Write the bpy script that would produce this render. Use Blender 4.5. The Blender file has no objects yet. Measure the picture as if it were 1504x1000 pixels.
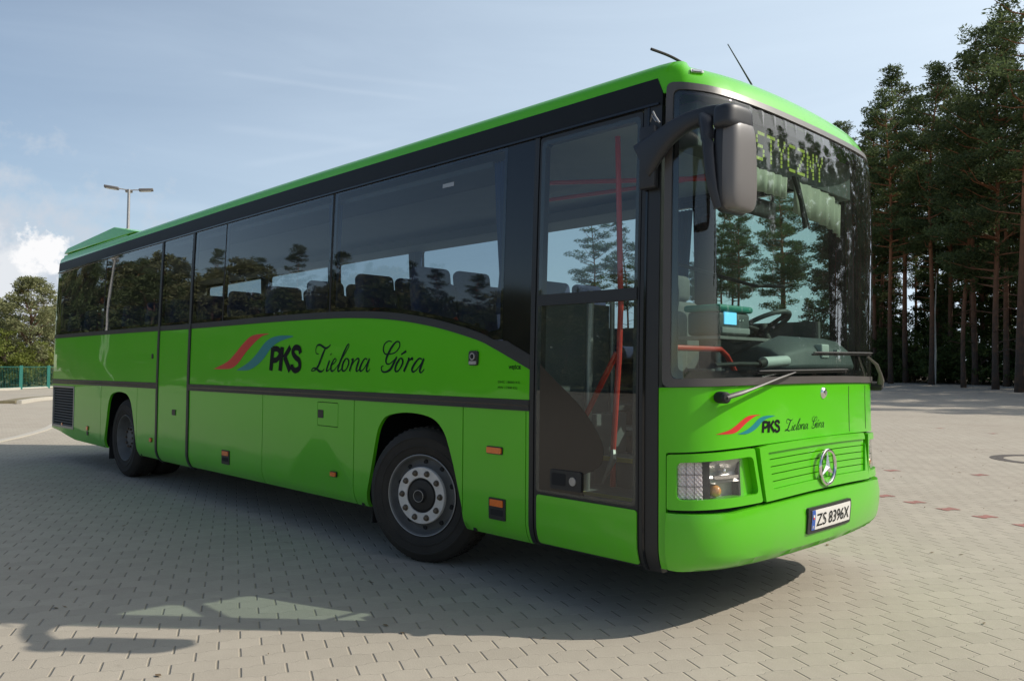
import bpy, bmesh, math, random, bisect
from mathutils import Vector, Matrix
from mathutils.geometry import delaunay_2d_cdt
R = math.radians; PI = math.pi
SC = bpy.context.scene; COL = SC.collection

# ---------- camera ----------
CAM = Vector((2.2336, -3.7445, 1.4828)); YAW, PITCH, ROLL = 2.36391, 0.03267, 0.00778
cd = bpy.data.cameras.new('camera'); cam = bpy.data.objects.new('camera', cd); COL.objects.link(cam)
cd.sensor_width = 36; cd.lens = 1178.38/1504*36; cd.clip_end = 3000; cd.clip_start = .05
fw = Vector((math.cos(PITCH)*math.cos(YAW), math.cos(PITCH)*math.sin(YAW), math.sin(PITCH)))
r0 = Vector((math.sin(YAW), -math.cos(YAW), 0)); u0 = r0.cross(fw)
rr = math.cos(ROLL)*r0+math.sin(ROLL)*u0; uu = -math.sin(ROLL)*r0+math.cos(ROLL)*u0
cam.matrix_world = Matrix(((rr.x, uu.x, -fw.x, CAM.x), (rr.y, uu.y, -fw.y, CAM.y), (rr.z, uu.z, -fw.z, CAM.z), (0, 0, 0, 1)))
SC.camera = cam
# ---------- light ----------
SUN_AZ, SUN_EL = 43.0, 38.3
sd = bpy.data.lights.new('sun', 'SUN'); sd.energy = 4.2; sd.angle = R(.5); sd.color = (1, .93, .82)
so = bpy.data.objects.new('sun', sd); COL.objects.link(so)
sv = Vector((math.cos(R(SUN_EL))*math.cos(R(SUN_AZ)), math.cos(R(SUN_EL))*math.sin(R(SUN_AZ)), math.sin(R(SUN_EL))))
so.rotation_euler = sv.to_track_quat('Z', 'Y').to_euler()
W = bpy.data.worlds.new('World'); SC.world = W; W.use_nodes = True
N = W.node_tree.nodes; L = W.node_tree.links; N.clear()
def wn(t, **k):
    n = N.new(t)
    for a, b in k.items(): setattr(n, a, b)
    return n
sky = wn('ShaderNodeTexSky', sky_type='NISHITA', sun_disc=False, sun_elevation=R(SUN_EL), sun_rotation=R(90-SUN_AZ), air_density=1.0, dust_density=.35, ozone_density=1.0, altitude=80)
tc = wn('ShaderNodeTexCoord')
# cirrus streaks and veil: direction based noise, stretched along one axis
mp = wn('ShaderNodeMapping'); mp.inputs['Rotation'].default_value = (R(6), R(-10), R(38)); mp.inputs['Scale'].default_value = (1.3, 1.3, 7.5)
L.new(tc.outputs['Generated'], mp.inputs['Vector'])
nz = wn('ShaderNodeTexNoise'); nz.inputs['Scale'].default_value = 1.6; nz.inputs['Detail'].default_value = 7; nz.inputs['Roughness'].default_value = .55; nz.inputs['Distortion'].default_value = 1.0
L.new(mp.outputs[0], nz.inputs['Vector'])
cr = wn('ShaderNodeValToRGB'); cr.color_ramp.elements[0].position = .40; cr.color_ramp.elements[1].position = .85
cr.color_ramp.elements[0].color = (0, 0, 0, 1); cr.color_ramp.elements[1].color = (.11, .11, .11, 1)
L.new(nz.outputs['Fac'], cr.inputs[0])
# general veil that grows to the north-east, where the photograph's sky is whiter
dp = wn('ShaderNodeVectorMath', operation='DOT_PRODUCT'); dp.inputs[1].default_value = (math.cos(R(85)), math.sin(R(85)), -.1)
L.new(tc.outputs['Generated'], dp.inputs[0])
mr = wn('ShaderNodeMapRange'); mr.inputs[1].default_value = -.2; mr.inputs[2].default_value = 1; mr.inputs[3].default_value = .0; mr.inputs[4].default_value = .92
L.new(dp.outputs['Value'], mr.inputs[0])
ad = wn('ShaderNodeMath', operation='ADD', use_clamp=True); L.new(cr.outputs[0], ad.inputs[0]); L.new(mr.outputs[0], ad.inputs[1])
mx = wn('ShaderNodeMixRGB'); L.new(ad.outputs[0], mx.inputs[0]); L.new(sky.outputs[0], mx.inputs[1]); mx.inputs[2].default_value = (6.9, 8.2, 9.5, 1)
# wide bright haze around the sun
gd = wn('ShaderNodeVectorMath', operation='DOT_PRODUCT'); L.new(tc.outputs['Generated'], gd.inputs[0]); gd.inputs[1].default_value = sv
gp = wn('ShaderNodeMath', operation='MAXIMUM'); L.new(gd.outputs['Value'], gp.inputs[0]); gp.inputs[1].default_value = 0
gq = wn('ShaderNodeMath', operation='POWER'); L.new(gp.outputs[0], gq.inputs[0]); gq.inputs[1].default_value = 5
gm = wn('ShaderNodeMixRGB', blend_type='ADD'); L.new(gq.outputs[0], gm.inputs[0]); L.new(mx.outputs[0], gm.inputs[1]); gm.inputs[2].default_value = (11.5, 10.2, 8.2, 1)
# cumulus bank low over the far left of the yard
def cumulus(az, el, rad, soft, seed, prev, col):
    d = Vector((math.cos(R(el))*math.cos(R(az)), math.cos(R(el))*math.sin(R(az)), math.sin(R(el))))
    m = wn('ShaderNodeVectorMath', operation='SUBTRACT'); L.new(tc.outputs['Generated'], m.inputs[0]); m.inputs[1].default_value = d
    s = wn('ShaderNodeVectorMath', operation='MULTIPLY'); L.new(m.outputs[0], s.inputs[0]); s.inputs[1].default_value = (1, 1, 1.5)
    l = wn('ShaderNodeVectorMath', operation='LENGTH'); L.new(s.outputs[0], l.inputs[0])
    n = wn('ShaderNodeTexNoise', noise_dimensions='4D'); n.inputs['W'].default_value = seed; n.inputs['Scale'].default_value = 30; n.inputs['Detail'].default_value = 9; n.inputs['Roughness'].default_value = .62
    L.new(tc.outputs['Generated'], n.inputs['Vector'])
    k = wn('ShaderNodeMath', operation='MULTIPLY_ADD'); L.new(n.outputs['Fac'], k.inputs[0]); k.inputs[1].default_value = -rad*3.2; L.new(l.outputs['Value'], k.inputs[2])
    f = wn('ShaderNodeMapRange'); L.new(k.outputs[0], f.inputs[0]); f.inputs[1].default_value = soft*rad-rad*1.15; f.inputs[2].default_value = -rad*1.15; f.inputs[3].default_value = 0; f.inputs[4].default_value = 1
    q = wn('ShaderNodeMixRGB'); L.new(f.outputs[0], q.inputs[0]); L.new(prev, q.inputs[1]); q.inputs[2].default_value = col
    return q.outputs[0]
# old contrails high over the yard: thin soft bands along great circles
prev = gm.outputs[0]
for nv, mv, lim, wd, st in (((-.3006, .1253, -.9455), (-.8105, .4889, .3225), .9915, .0024, .08), ((-.3061, .1451, -.9409), (-.7701, .5433, .3343), .9940, .0028, .06), ((-.252, .0965, -.9629), (-.8411, .4703, .2672), .9950, .004, .07), ((-.0931, .3182, -.9434), (-.8298, .4989, .2501), .9946, .0034, .07), ((-.1659, .0611, -.9842), (-.9289, .3254, .1768), .9957, .0060, .10)):
    a_ = wn('ShaderNodeVectorMath', operation='DOT_PRODUCT'); L.new(tc.outputs['Generated'], a_.inputs[0]); a_.inputs[1].default_value = nv
    w_ = wn('ShaderNodeTexNoise'); w_.inputs['Scale'].default_value = 9; w_.inputs['Detail'].default_value = 3; L.new(tc.outputs['Generated'], w_.inputs['Vector'])
    a1 = wn('ShaderNodeMath', operation='MULTIPLY_ADD'); L.new(w_.outputs['Fac'], a1.inputs[0]); a1.inputs[1].default_value = .006; L.new(a_.outputs['Value'], a1.inputs[2])
    a2 = wn('ShaderNodeMath', operation='SUBTRACT'); L.new(a1.outputs[0], a2.inputs[0]); a2.inputs[1].default_value = .003
    b_ = wn('ShaderNodeMath', operation='ABSOLUTE'); L.new(a2.outputs[0], b_.inputs[0])
    c_ = wn('ShaderNodeMapRange', interpolation_type='SMOOTHSTEP'); L.new(b_.outputs[0], c_.inputs[0]); c_.inputs[1].default_value = 0; c_.inputs[2].default_value = wd*2; c_.inputs[3].default_value = st; c_.inputs[4].default_value = 0
    d_ = wn('ShaderNodeVectorMath', operation='DOT_PRODUCT'); L.new(tc.outputs['Generated'], d_.inputs[0]); d_.inputs[1].default_value = mv
    e_ = wn('ShaderNodeMapRange', interpolation_type='SMOOTHSTEP'); L.new(d_.outputs['Value'], e_.inputs[0]); e_.inputs[1].default_value = lim; e_.inputs[2].default_value = lim+(1-lim)*.6
    f_ = wn('ShaderNodeMath', operation='MULTIPLY'); L.new(c_.outputs[0], f_.inputs[0]); L.new(e_.outputs[0], f_.inputs[1])
    g_ = wn('ShaderNodeMixRGB'); L.new(f_.outputs[0], g_.inputs[0]); L.new(prev, g_.inputs[1]); g_.inputs[2].default_value = (7.8, 8.6, 9.6, 1); prev = g_.outputs[0]
o = cumulus(169, 4.0, .16, 1.0, 3.1, prev, (5.4, 6.0, 6.8, 1))
o = cumulus(168.2, 5.0, .080, .6, 5.2, o, (7.3, 7.6, 8.0, 1))
o = cumulus(165.7, 6.6, .052, .28, 1.7, o, (9.0, 9.0, 9.1, 1))
bg = wn('ShaderNodeBackground'); bg.inputs[1].default_value = .108; L.new(o, bg.inputs[0])
wo = wn('ShaderNodeOutputWorld'); L.new(bg.outputs[0], wo.inputs[0])
SC.view_settings.view_transform = 'Standard'; SC.view_settings.look = 'None'; SC.view_settings.exposure = 0.0; SC.view_settings.gamma = 1
SC.cycles.transparent_max_bounces = 24; SC.cycles.max_bounces = 8; SC.cycles.caustics_reflective = False; SC.cycles.caustics_refractive = False

# ---------- materials ----------
def newmat(name):
    m = bpy.data.materials.new(name); m.use_nodes = True; nt = m.node_tree; b = nt.nodes['Principled BSDF']; return m, nt, b
def mat(name, col, rough=.5, metal=0.0, var=.12, scale=6.0, coat=0.0, bump=0.0, bscale=60.0, emit=0.0, spec=.5, rvar=.0, dist=.002):
    m, nt, b = newmat(name); n = nt.nodes; l = nt.links
    t = n.new('ShaderNodeTexCoord')
    z = n.new('ShaderNodeTexNoise'); z.inputs['Scale'].default_value = scale; z.inputs['Detail'].default_value = 6; l.new(t.outputs['Object'], z.inputs['Vector'])
    x = n.new('ShaderNodeMixRGB'); l.new(z.outputs['Fac'], x.inputs[0])
    x.inputs[1].default_value = tuple(c*(1-var) for c in col)+(1,); x.inputs[2].default_value = tuple(min(1, c*(1+var)) for c in col)+(1,)
    l.new(x.outputs[0], b.inputs['Base Color'])
    b.inputs['Roughness'].default_value = rough; b.inputs['Metallic'].default_value = metal; b.inputs['Specular IOR Level'].default_value = spec
    b.inputs['Coat Weight'].default_value = coat; b.inputs['Coat Roughness'].default_value = .03
    if rvar:
        r = n.new('ShaderNodeMapRange'); l.new(z.outputs['Fac'], r.inputs[0]); r.inputs[3].default_value = max(0, rough-rvar); r.inputs[4].default_value = rough+rvar; l.new(r.outputs[0], b.inputs['Roughness'])
    if bump:
        y = n.new('ShaderNodeTexNoise'); y.inputs['Scale'].default_value = bscale; y.inputs['Detail'].default_value = 3; l.new(t.outputs['Object'], y.inputs['Vector'])
        p = n.new('ShaderNodeBump'); p.inputs['Strength'].default_value = bump; p.inputs['Distance'].default_value = dist; l.new(y.outputs['Fac'], p.inputs['Height'])
        l.new(p.outputs[0], b.inputs['Normal'])
        if coat: l.new(p.outputs[0], b.inputs['Coat Normal'])
    if emit:
        b.inputs['Emission Color'].default_value = tuple(col)+(1,); b.inputs['Emission Strength'].default_value = emit
    return m
M = {}
def green_paint():
    m, nt, b = newmat('green_paint'); n = nt.nodes; l = nt.links
    t = n.new('ShaderNodeTexCoord')
    z = n.new('ShaderNodeTexNoise'); z.inputs['Scale'].default_value = 1.3; z.inputs['Detail'].default_value = 8; z.inputs['Roughness'].default_value = .65; l.new(t.outputs['Object'], z.inputs['Vector'])
    x = n.new('ShaderNodeMixRGB'); l.new(z.outputs['Fac'], x.inputs[0]); x.inputs[1].default_value = (.088, .51, .002, 1); x.inputs[2].default_value = (.100, .55, .003, 1)
    # road dust: grey-tan film, denser low on the body, broken up by noise
    s = n.new('ShaderNodeSeparateXYZ'); l.new(t.outputs['Object'], s.inputs[0])
    h = n.new('ShaderNodeMapRange'); l.new(s.outputs['Z'], h.inputs[0]); h.inputs[1].default_value = .9; h.inputs[2].default_value = .3; h.inputs[3].default_value = .0; h.inputs[4].default_value = .30
    d = n.new('ShaderNodeTexNoise'); d.inputs['Scale'].default_value = 7; d.inputs['Detail'].default_value = 9; d.inputs['Roughness'].default_value = .7; l.new(t.outputs['Object'], d.inputs['Vector'])
    k = n.new('ShaderNodeMath'); k.operation = 'MULTIPLY'; l.new(h.outputs[0], k.inputs[0]); l.new(d.outputs['Fac'], k.inputs[1])
    y = n.new('ShaderNodeMixRGB'); l.new(k.outputs[0], y.inputs[0]); l.new(x.outputs[0], y.inputs[1]); y.inputs[2].default_value = (.30, .27, .21, 1)
    l.new(y.outputs[0], b.inputs['Base Color'])
    b.inputs['Roughness'].default_value = .38; b.inputs['Coat Weight'].default_value = .62; b.inputs['Specular IOR Level'].default_value = .2
    cr_ = n.new('ShaderNodeMapRange'); l.new(k.outputs[0], cr_.inputs[0]); cr_.inputs[1].default_value = 0; cr_.inputs[2].default_value = .15; cr_.inputs[3].default_value = .035; cr_.inputs[4].default_value = .16; l.new(cr_.outputs[0], b.inputs['Coat Roughness'])
    w = n.new('ShaderNodeTexNoise'); w.inputs['Scale'].default_value = 2.2; w.inputs['Detail'].default_value = 1; l.new(t.outputs['Object'], w.inputs['Vector'])
    p = n.new('ShaderNodeBump'); p.inputs['Strength'].default_value = .35; p.inputs['Distance'].default_value = .009; l.new(w.outputs['Fac'], p.inputs['Height']); l.new(p.outputs[0], b.inputs['Coat Normal'])
    return m
def glass(name, tint, dirt=.0, boost=1.5, wob=.0, dcol=(.5, .5, .48, 1)):
    m = bpy.data.materials.new(name); m.use_nodes = True; nt = m.node_tree; n = nt.nodes; l = nt.links; n.clear()
    o = n.new('ShaderNodeOutputMaterial'); tr = n.new('ShaderNodeBsdfTransparent'); tr.inputs[0].default_value = tint+(1,)
    g = n.new('ShaderNodeBsdfGlossy'); g.inputs['Roughness'].default_value = .008; ge = n.new('ShaderNodeNewGeometry'); dt = n.new('ShaderNodeVectorMath'); dt.operation = 'DOT_PRODUCT'; l.new(ge.outputs['Incoming'], dt.inputs[0]); l.new(ge.outputs['True Normal'], dt.inputs[1])
    def mth(op, a, b_=0.0, c_=0.0):                    # Schlick reflectance, the same from both sides of the thin pane
        q = n.new('ShaderNodeMath'); q.operation = op
        for i, v in enumerate((a, b_, c_)):
            if isinstance(v, float): q.inputs[i].default_value = v
            else: l.new(v, q.inputs[i])
        return q.outputs[0]
    c5 = mth('POWER', mth('SUBTRACT', 1.0, mth('ABSOLUTE', dt.outputs['Value'])), 5.0)
    k = n.new('ShaderNodeMath'); k.operation = 'MULTIPLY'; k.use_clamp = True; k.inputs[1].default_value = boost; l.new(mth('MULTIPLY_ADD', c5, .957, .043), k.inputs[0])
    mxs = n.new('ShaderNodeMixShader'); l.new(k.outputs[0], mxs.inputs[0]); l.new(tr.outputs[0], mxs.inputs[1]); l.new(g.outputs[0], mxs.inputs[2])
    last = mxs
    t = n.new('ShaderNodeTexCoord')
    if wob:
        w = n.new('ShaderNodeTexNoise'); w.inputs['Scale'].default_value = 1.6; w.inputs['Detail'].default_value = 1; l.new(t.outputs['Object'], w.inputs['Vector'])
        p = n.new('ShaderNodeBump'); p.inputs['Strength'].default_value = wob; p.inputs['Distance'].default_value = .004; l.new(w.outputs['Fac'], p.inputs['Height']); l.new(p.outputs[0], g.inputs['Normal'])
    if dirt:
        df = n.new('ShaderNodeBsdfDiffuse'); df.inputs[0].default_value = dcol
        z = n.new('ShaderNodeTexNoise'); z.inputs['Scale'].default_value = 5; z.inputs['Detail'].default_value = 9; l.new(t.outputs['Object'], z.inputs['Vector'])
        q = n.new('ShaderNodeMath'); q.operation = 'MULTIPLY'; q.inputs[1].default_value = dirt*2; l.new(z.outputs['Fac'], q.inputs[0])
        m2 = n.new('ShaderNodeMixShader'); l.new(q.outputs[0], m2.inputs[0]); l.new(mxs.outputs[0], m2.inputs[1]); l.new(df.outputs[0], m2.inputs[2]); last = m2
    l.new(last.outputs[0], o.inputs[0])
    return m
M['green'] = green_paint()
M['black'] = mat('black_trim', (.018, .019, .021), .42, var=.25, scale=9, bump=.15, bscale=180, rvar=.08)
M['band'] = mat('gutter_black', (.010, .011, .012), .5, var=.2, spec=.25)
M['gloss_black'] = mat('gloss_black_panel', (.006, .007, .009), .08, var=.2)
M['rubber'] = mat('rubber', (.014, .014, .014), .72, var=.35, scale=14, bump=.3, bscale=90)
M['tyre'] = mat('tyre_rubber', (.026, .022, .018), .82, var=.55, scale=7, bump=.3, bscale=70)
M['dark'] = mat('dark_liner', (.010, .010, .011), .8)
M['frame_grey'] = mat('windshield_rubber_frame', (.085, .078, .074), .40, var=.12, scale=5, bump=.15, bscale=40, rvar=.1)
M['mirror_grey'] = mat('mirror_grey_plastic', (.15, .142, .14), .38, var=.06, scale=3, bump=.1, bscale=300, dist=.0006)
M['arm'] = mat('mirror_arm_plastic', (.022, .024, .030), .45, var=.15)
M['glass_side'] = glass('tinted_side_glass', (.53, .61, .65), .010, 1.7, .25)
M['glass_door'] = glass('door_glass', (.74, .84, .82), .015, 1.7, .15)
M['glass_front'] = glass('windshield_glass', (.66, .80, .74), .014, 2.2, .05)
M['lens'] = glass('headlamp_lens', (.93, .93, .93), .05, 1.3)
M['chrome'] = mat('chrome', (.78, .76, .74), .10, 1.0, var=.05)
M['reflector'] = mat('lamp_reflector', (.55, .55, .56), .22, 1.0, var=.1)
M['lamp_grey'] = mat('lamp_inner_grey', (.52, .50, .48), .3, .35, var=.1)
M['steel'] = mat('dull_steel', (.40, .39, .38), .45, .7, var=.15, scale=20, bump=.2)
M['rim_grey'] = mat('wheel_silver_paint', (.62, .59, .56), .5, .1, var=.2, scale=18, bump=.2, bscale=90)
M['rim_dark'] = mat('wheel_dark_paint', (.13, .13, .128), .6, .1, var=.35, scale=14, bump=.2)
M['hub_dark'] = mat('greasy_hub', (.028, .026, .024), .6, .2, var=.3, scale=25)
M['rust'] = mat('wheel_nut', (.12, .095, .07), .5, .5, var=.3, scale=40)
M['orange'] = mat('orange_lamp_plastic', (.80, .16, .012), .25, var=.15, scale=50, coat=.6)
M['amber'] = mat('amber_bulb', (.75, .36, .10), .2, var=.2, scale=70, coat=.8)
M['red'] = mat('red_rail_paint', (.62, .045, .030), .35, var=.1, coat=.3)
M['yellow'] = mat('yellow_step_edge', (.60, .50, .08), .6, var=.15)
M['logo_red'] = mat('logo_red_film', (.62, .035, .030), .35, var=.05)
M['logo_blue'] = mat('logo_teal_film', (.012, .22, .24), .35, var=.05)
M['ink'] = mat('black_lettering', (.008, .009, .010), .6, var=.05, spec=.12)
M['script_ink'] = mat('dark_teal_lettering', (.005, .018, .016), .6, var=.05, spec=.12)
M['plate_white'] = mat('plate_white', (.74, .72, .68), .4, var=.03)
M['plate_blue'] = mat('plate_blue', (.03, .10, .42), .4, var=.03)
M['white'] = mat('white_plastic', (.70, .72, .70), .5, var=.06)
M['seat'] = mat('seat_fabric_blue', (.045, .060, .13), .85, var=.35, scale=40, bump=.3, bscale=300)
M['seat_grey'] = mat('driver_seat_fabric', (.16, .16, .16), .85, var=.25, scale=18, bump=.3, bscale=200)
M['floor_in'] = mat('cabin_floor_vinyl', (.05, .052, .055), .6, var=.2)
M['lining'] = mat('ceiling_lining', (.30, .31, .31), .8, var=.08)
M['lining_dark'] = mat('dark_cabin_panel', (.13, .135, .135), .7, var=.12)
M['dash'] = mat('dashboard_plastic', (.085, .10, .105), .6, var=.1, scale=9, bump=.2, bscale=200)
M['dash_black'] = mat('dashboard_top_black', (.020, .023, .024), .7, var=.2, scale=9)
M['teal'] = mat('teal_plastic', (.02, .26, .20), .5, var=.1)
M['screen'] = mat('ticket_machine_screen', (.20, .62, .95), .3, emit=1.1, var=.0)
M['led'] = mat('sign_led_dots', (.72, .85, .16), .4, emit=.36, var=.0)
M['cloth'] = mat('sun_blind_cloth', (.46, .45, .36), .9, var=.08, scale=12, bump=.3, bscale=60)
M['curtain'] = mat('blue_curtain', (.045, .09, .20), .9, var=.2, scale=12)
M['brown_film'] = mat('brown_film', (.030, .025, .021), .22, var=.1)
# ---------- body surface: plan outline (closed loop, u = arc length, u == x on the door side) and height profile
def catmull(P, n=12):
    out = []
    for i in range(len(P)-1):
        p0 = P[max(i-1, 0)]; p1 = P[i]; p2 = P[i+1]; p3 = P[min(i+2, len(P)-1)]
        for k in range(n):
            t = k/n
            out.append(tuple(0.5*((2*b)+(-a+c)*t+(2*a-5*b+4*c-d)*t*t+(-a+3*b-3*c+d)*t**3) for a, b, c, d in zip(p0, p1, p2, p3)))
    out.append(tuple(P[-1])); return out
YC = 1.275
_half = [(-12.14, YC), (-12.14, .9), (-12.13, .35), (-12.10, .13), (-12.03, .04), (-11.9, 0.0)]
_front = [(-.47, 0.0), (-.33, .014), (-.235, .052), (-.16, .13), (-.105, .24), (-.06, .42), (-.025, .68), (-.006, .98), (0.0, YC)]
_r = catmull(_half, 8); _f = catmull([(-.62, 0.0)]+_front, 12)[12:]
_path = _r[:-1] + [(-11.9+i*(11.9-.47)/60, 0.0) for i in range(60)] + _f
_path = _path + [(x, 2*YC-y) for x, y in reversed(_path[:-1])]
_U = [0.0]
for _a, _b in zip(_path, _path[1:]): _U.append(_U[-1]+math.hypot(_b[0]-_a[0], _b[1]-_a[1]))
_i0 = _r.__len__()-1
_off = -11.9-_U[_i0]; _U = [q+_off for q in _U]
UC = _U[len(_r)-1+60+len(_f)-1]                   # u at the front centre
def _tan(i):
    n = len(_path); a = _path[max(i-1, 0)]; b = _path[min(i+1, n-1)]
    if i == 0 or i == n-1: return (0, -1)
    l = math.hypot(b[0]-a[0], b[1]-a[1]); return ((b[0]-a[0])/l, (b[1]-a[1])/l)
_T = [_tan(i) for i in range(len(_path))]
def plan(u):
    u = min(max(u, _U[0]), _U[-1]-1e-9)
    i = max(0, min(bisect.bisect_right(_U, u)-1, len(_U)-2)); t = (u-_U[i])/(_U[i+1]-_U[i])
    p, q = _path[i], _path[i+1]; a, b = _T[i], _T[i+1]
    x = p[0]+(q[0]-p[0])*t; y = p[1]+(q[1]-p[1])*t
    tx = a[0]+(b[0]-a[0])*t; ty = a[1]+(b[1]-a[1])*t; l = math.hypot(tx, ty)
    return x, y, ty/l, -tx/l                        # outward normal
def lut(tab, z):
    if z <= tab[0][0]: return tab[0][1]
    for (a, b), (c, d) in zip(tab, tab[1:]):
        if z <= c: return b+(d-b)*(z-a)/(c-a)
    return tab[-1][1]
def smooth(tab, n=10): return catmull(tab, n)
PS = smooth([(.26, .16), (.31, .08), (.36, .035), (.43, .008), (.52, 0), (.9, 0), (1.3, 0), (1.9, .01), (2.6, .03), (3.0, .045), (3.12, .052), (3.17, .058), (3.215, .072), (3.25, .115)])
PF = smooth([(.26, .24), (.31, .18), (.35, .115), (.38, .055), (.42, .025), (.52, .012), (.62, .005), (.9, .02), (1.3, .03), (1.9, .02), (2.6, .015), (2.95, .03), (3.03, .05), (3.1, .075), (3.16, .11), (3.2, .155), (3.25, .26)])
def surf(u, z, off=0.0):
    x, y, nx, ny = plan(u)
    w = abs(nx); w = w*w*(3-2*w)
    d = lut(PS, z)*(1-w)+lut(PF, z)*w-off
    k = 1-.026*min(1.0, max(0.0, (-x-4)/8))**1.5      # the body sits a little lower at the tail
    return (x-nx*d, y-ny*d, z*k)
# shapes of the stripe logo and of its lettering, in metres on the body side
RED = [(-6.11, 1.44), (-5.798, 1.512), (-5.63, 1.59), (-5.468, 1.685), (-5.309, 1.759), (-5.151, 1.784), (-4.911, 1.784), (-5.051, 1.763), (-5.204, 1.701), (-5.379, 1.608), (-5.538, 1.502), (-5.684, 1.449), (-5.882, 1.438)]
BLUE = [(-5.575, 1.428), (-5.33, 1.502), (-5.156, 1.587), (-4.989, 1.697), (-4.841, 1.746), (-4.659, 1.76), (-4.446, 1.748), (-4.585, 1.726), (-4.745, 1.693), (-4.871, 1.64), (-4.997, 1.549), (-5.148, 1.475), (-5.326, 1.43)]
PKS = [([(-4.853, 1.43), (-4.827, 1.647)], 0.0588), ([(-4.833, 1.636), (-4.73, 1.633), (-4.683, 1.588), (-4.745, 1.534), (-4.848, 1.527)], 0.0466), ([(-4.673, 1.427), (-4.644, 1.652)], 0.0588), ([(-4.495, 1.65), (-4.609, 1.548)], 0.049), ([(-4.595, 1.559), (-4.489, 1.428)], 0.0539), ([(-4.31, 1.589), (-4.336, 1.635), (-4.412, 1.642), (-4.447, 1.601), (-4.399, 1.557), (-4.329, 1.522), (-4.319, 1.461), (-4.392, 1.433), (-4.449, 1.457), (-4.454, 1.49)], 0.0466)]
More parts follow.
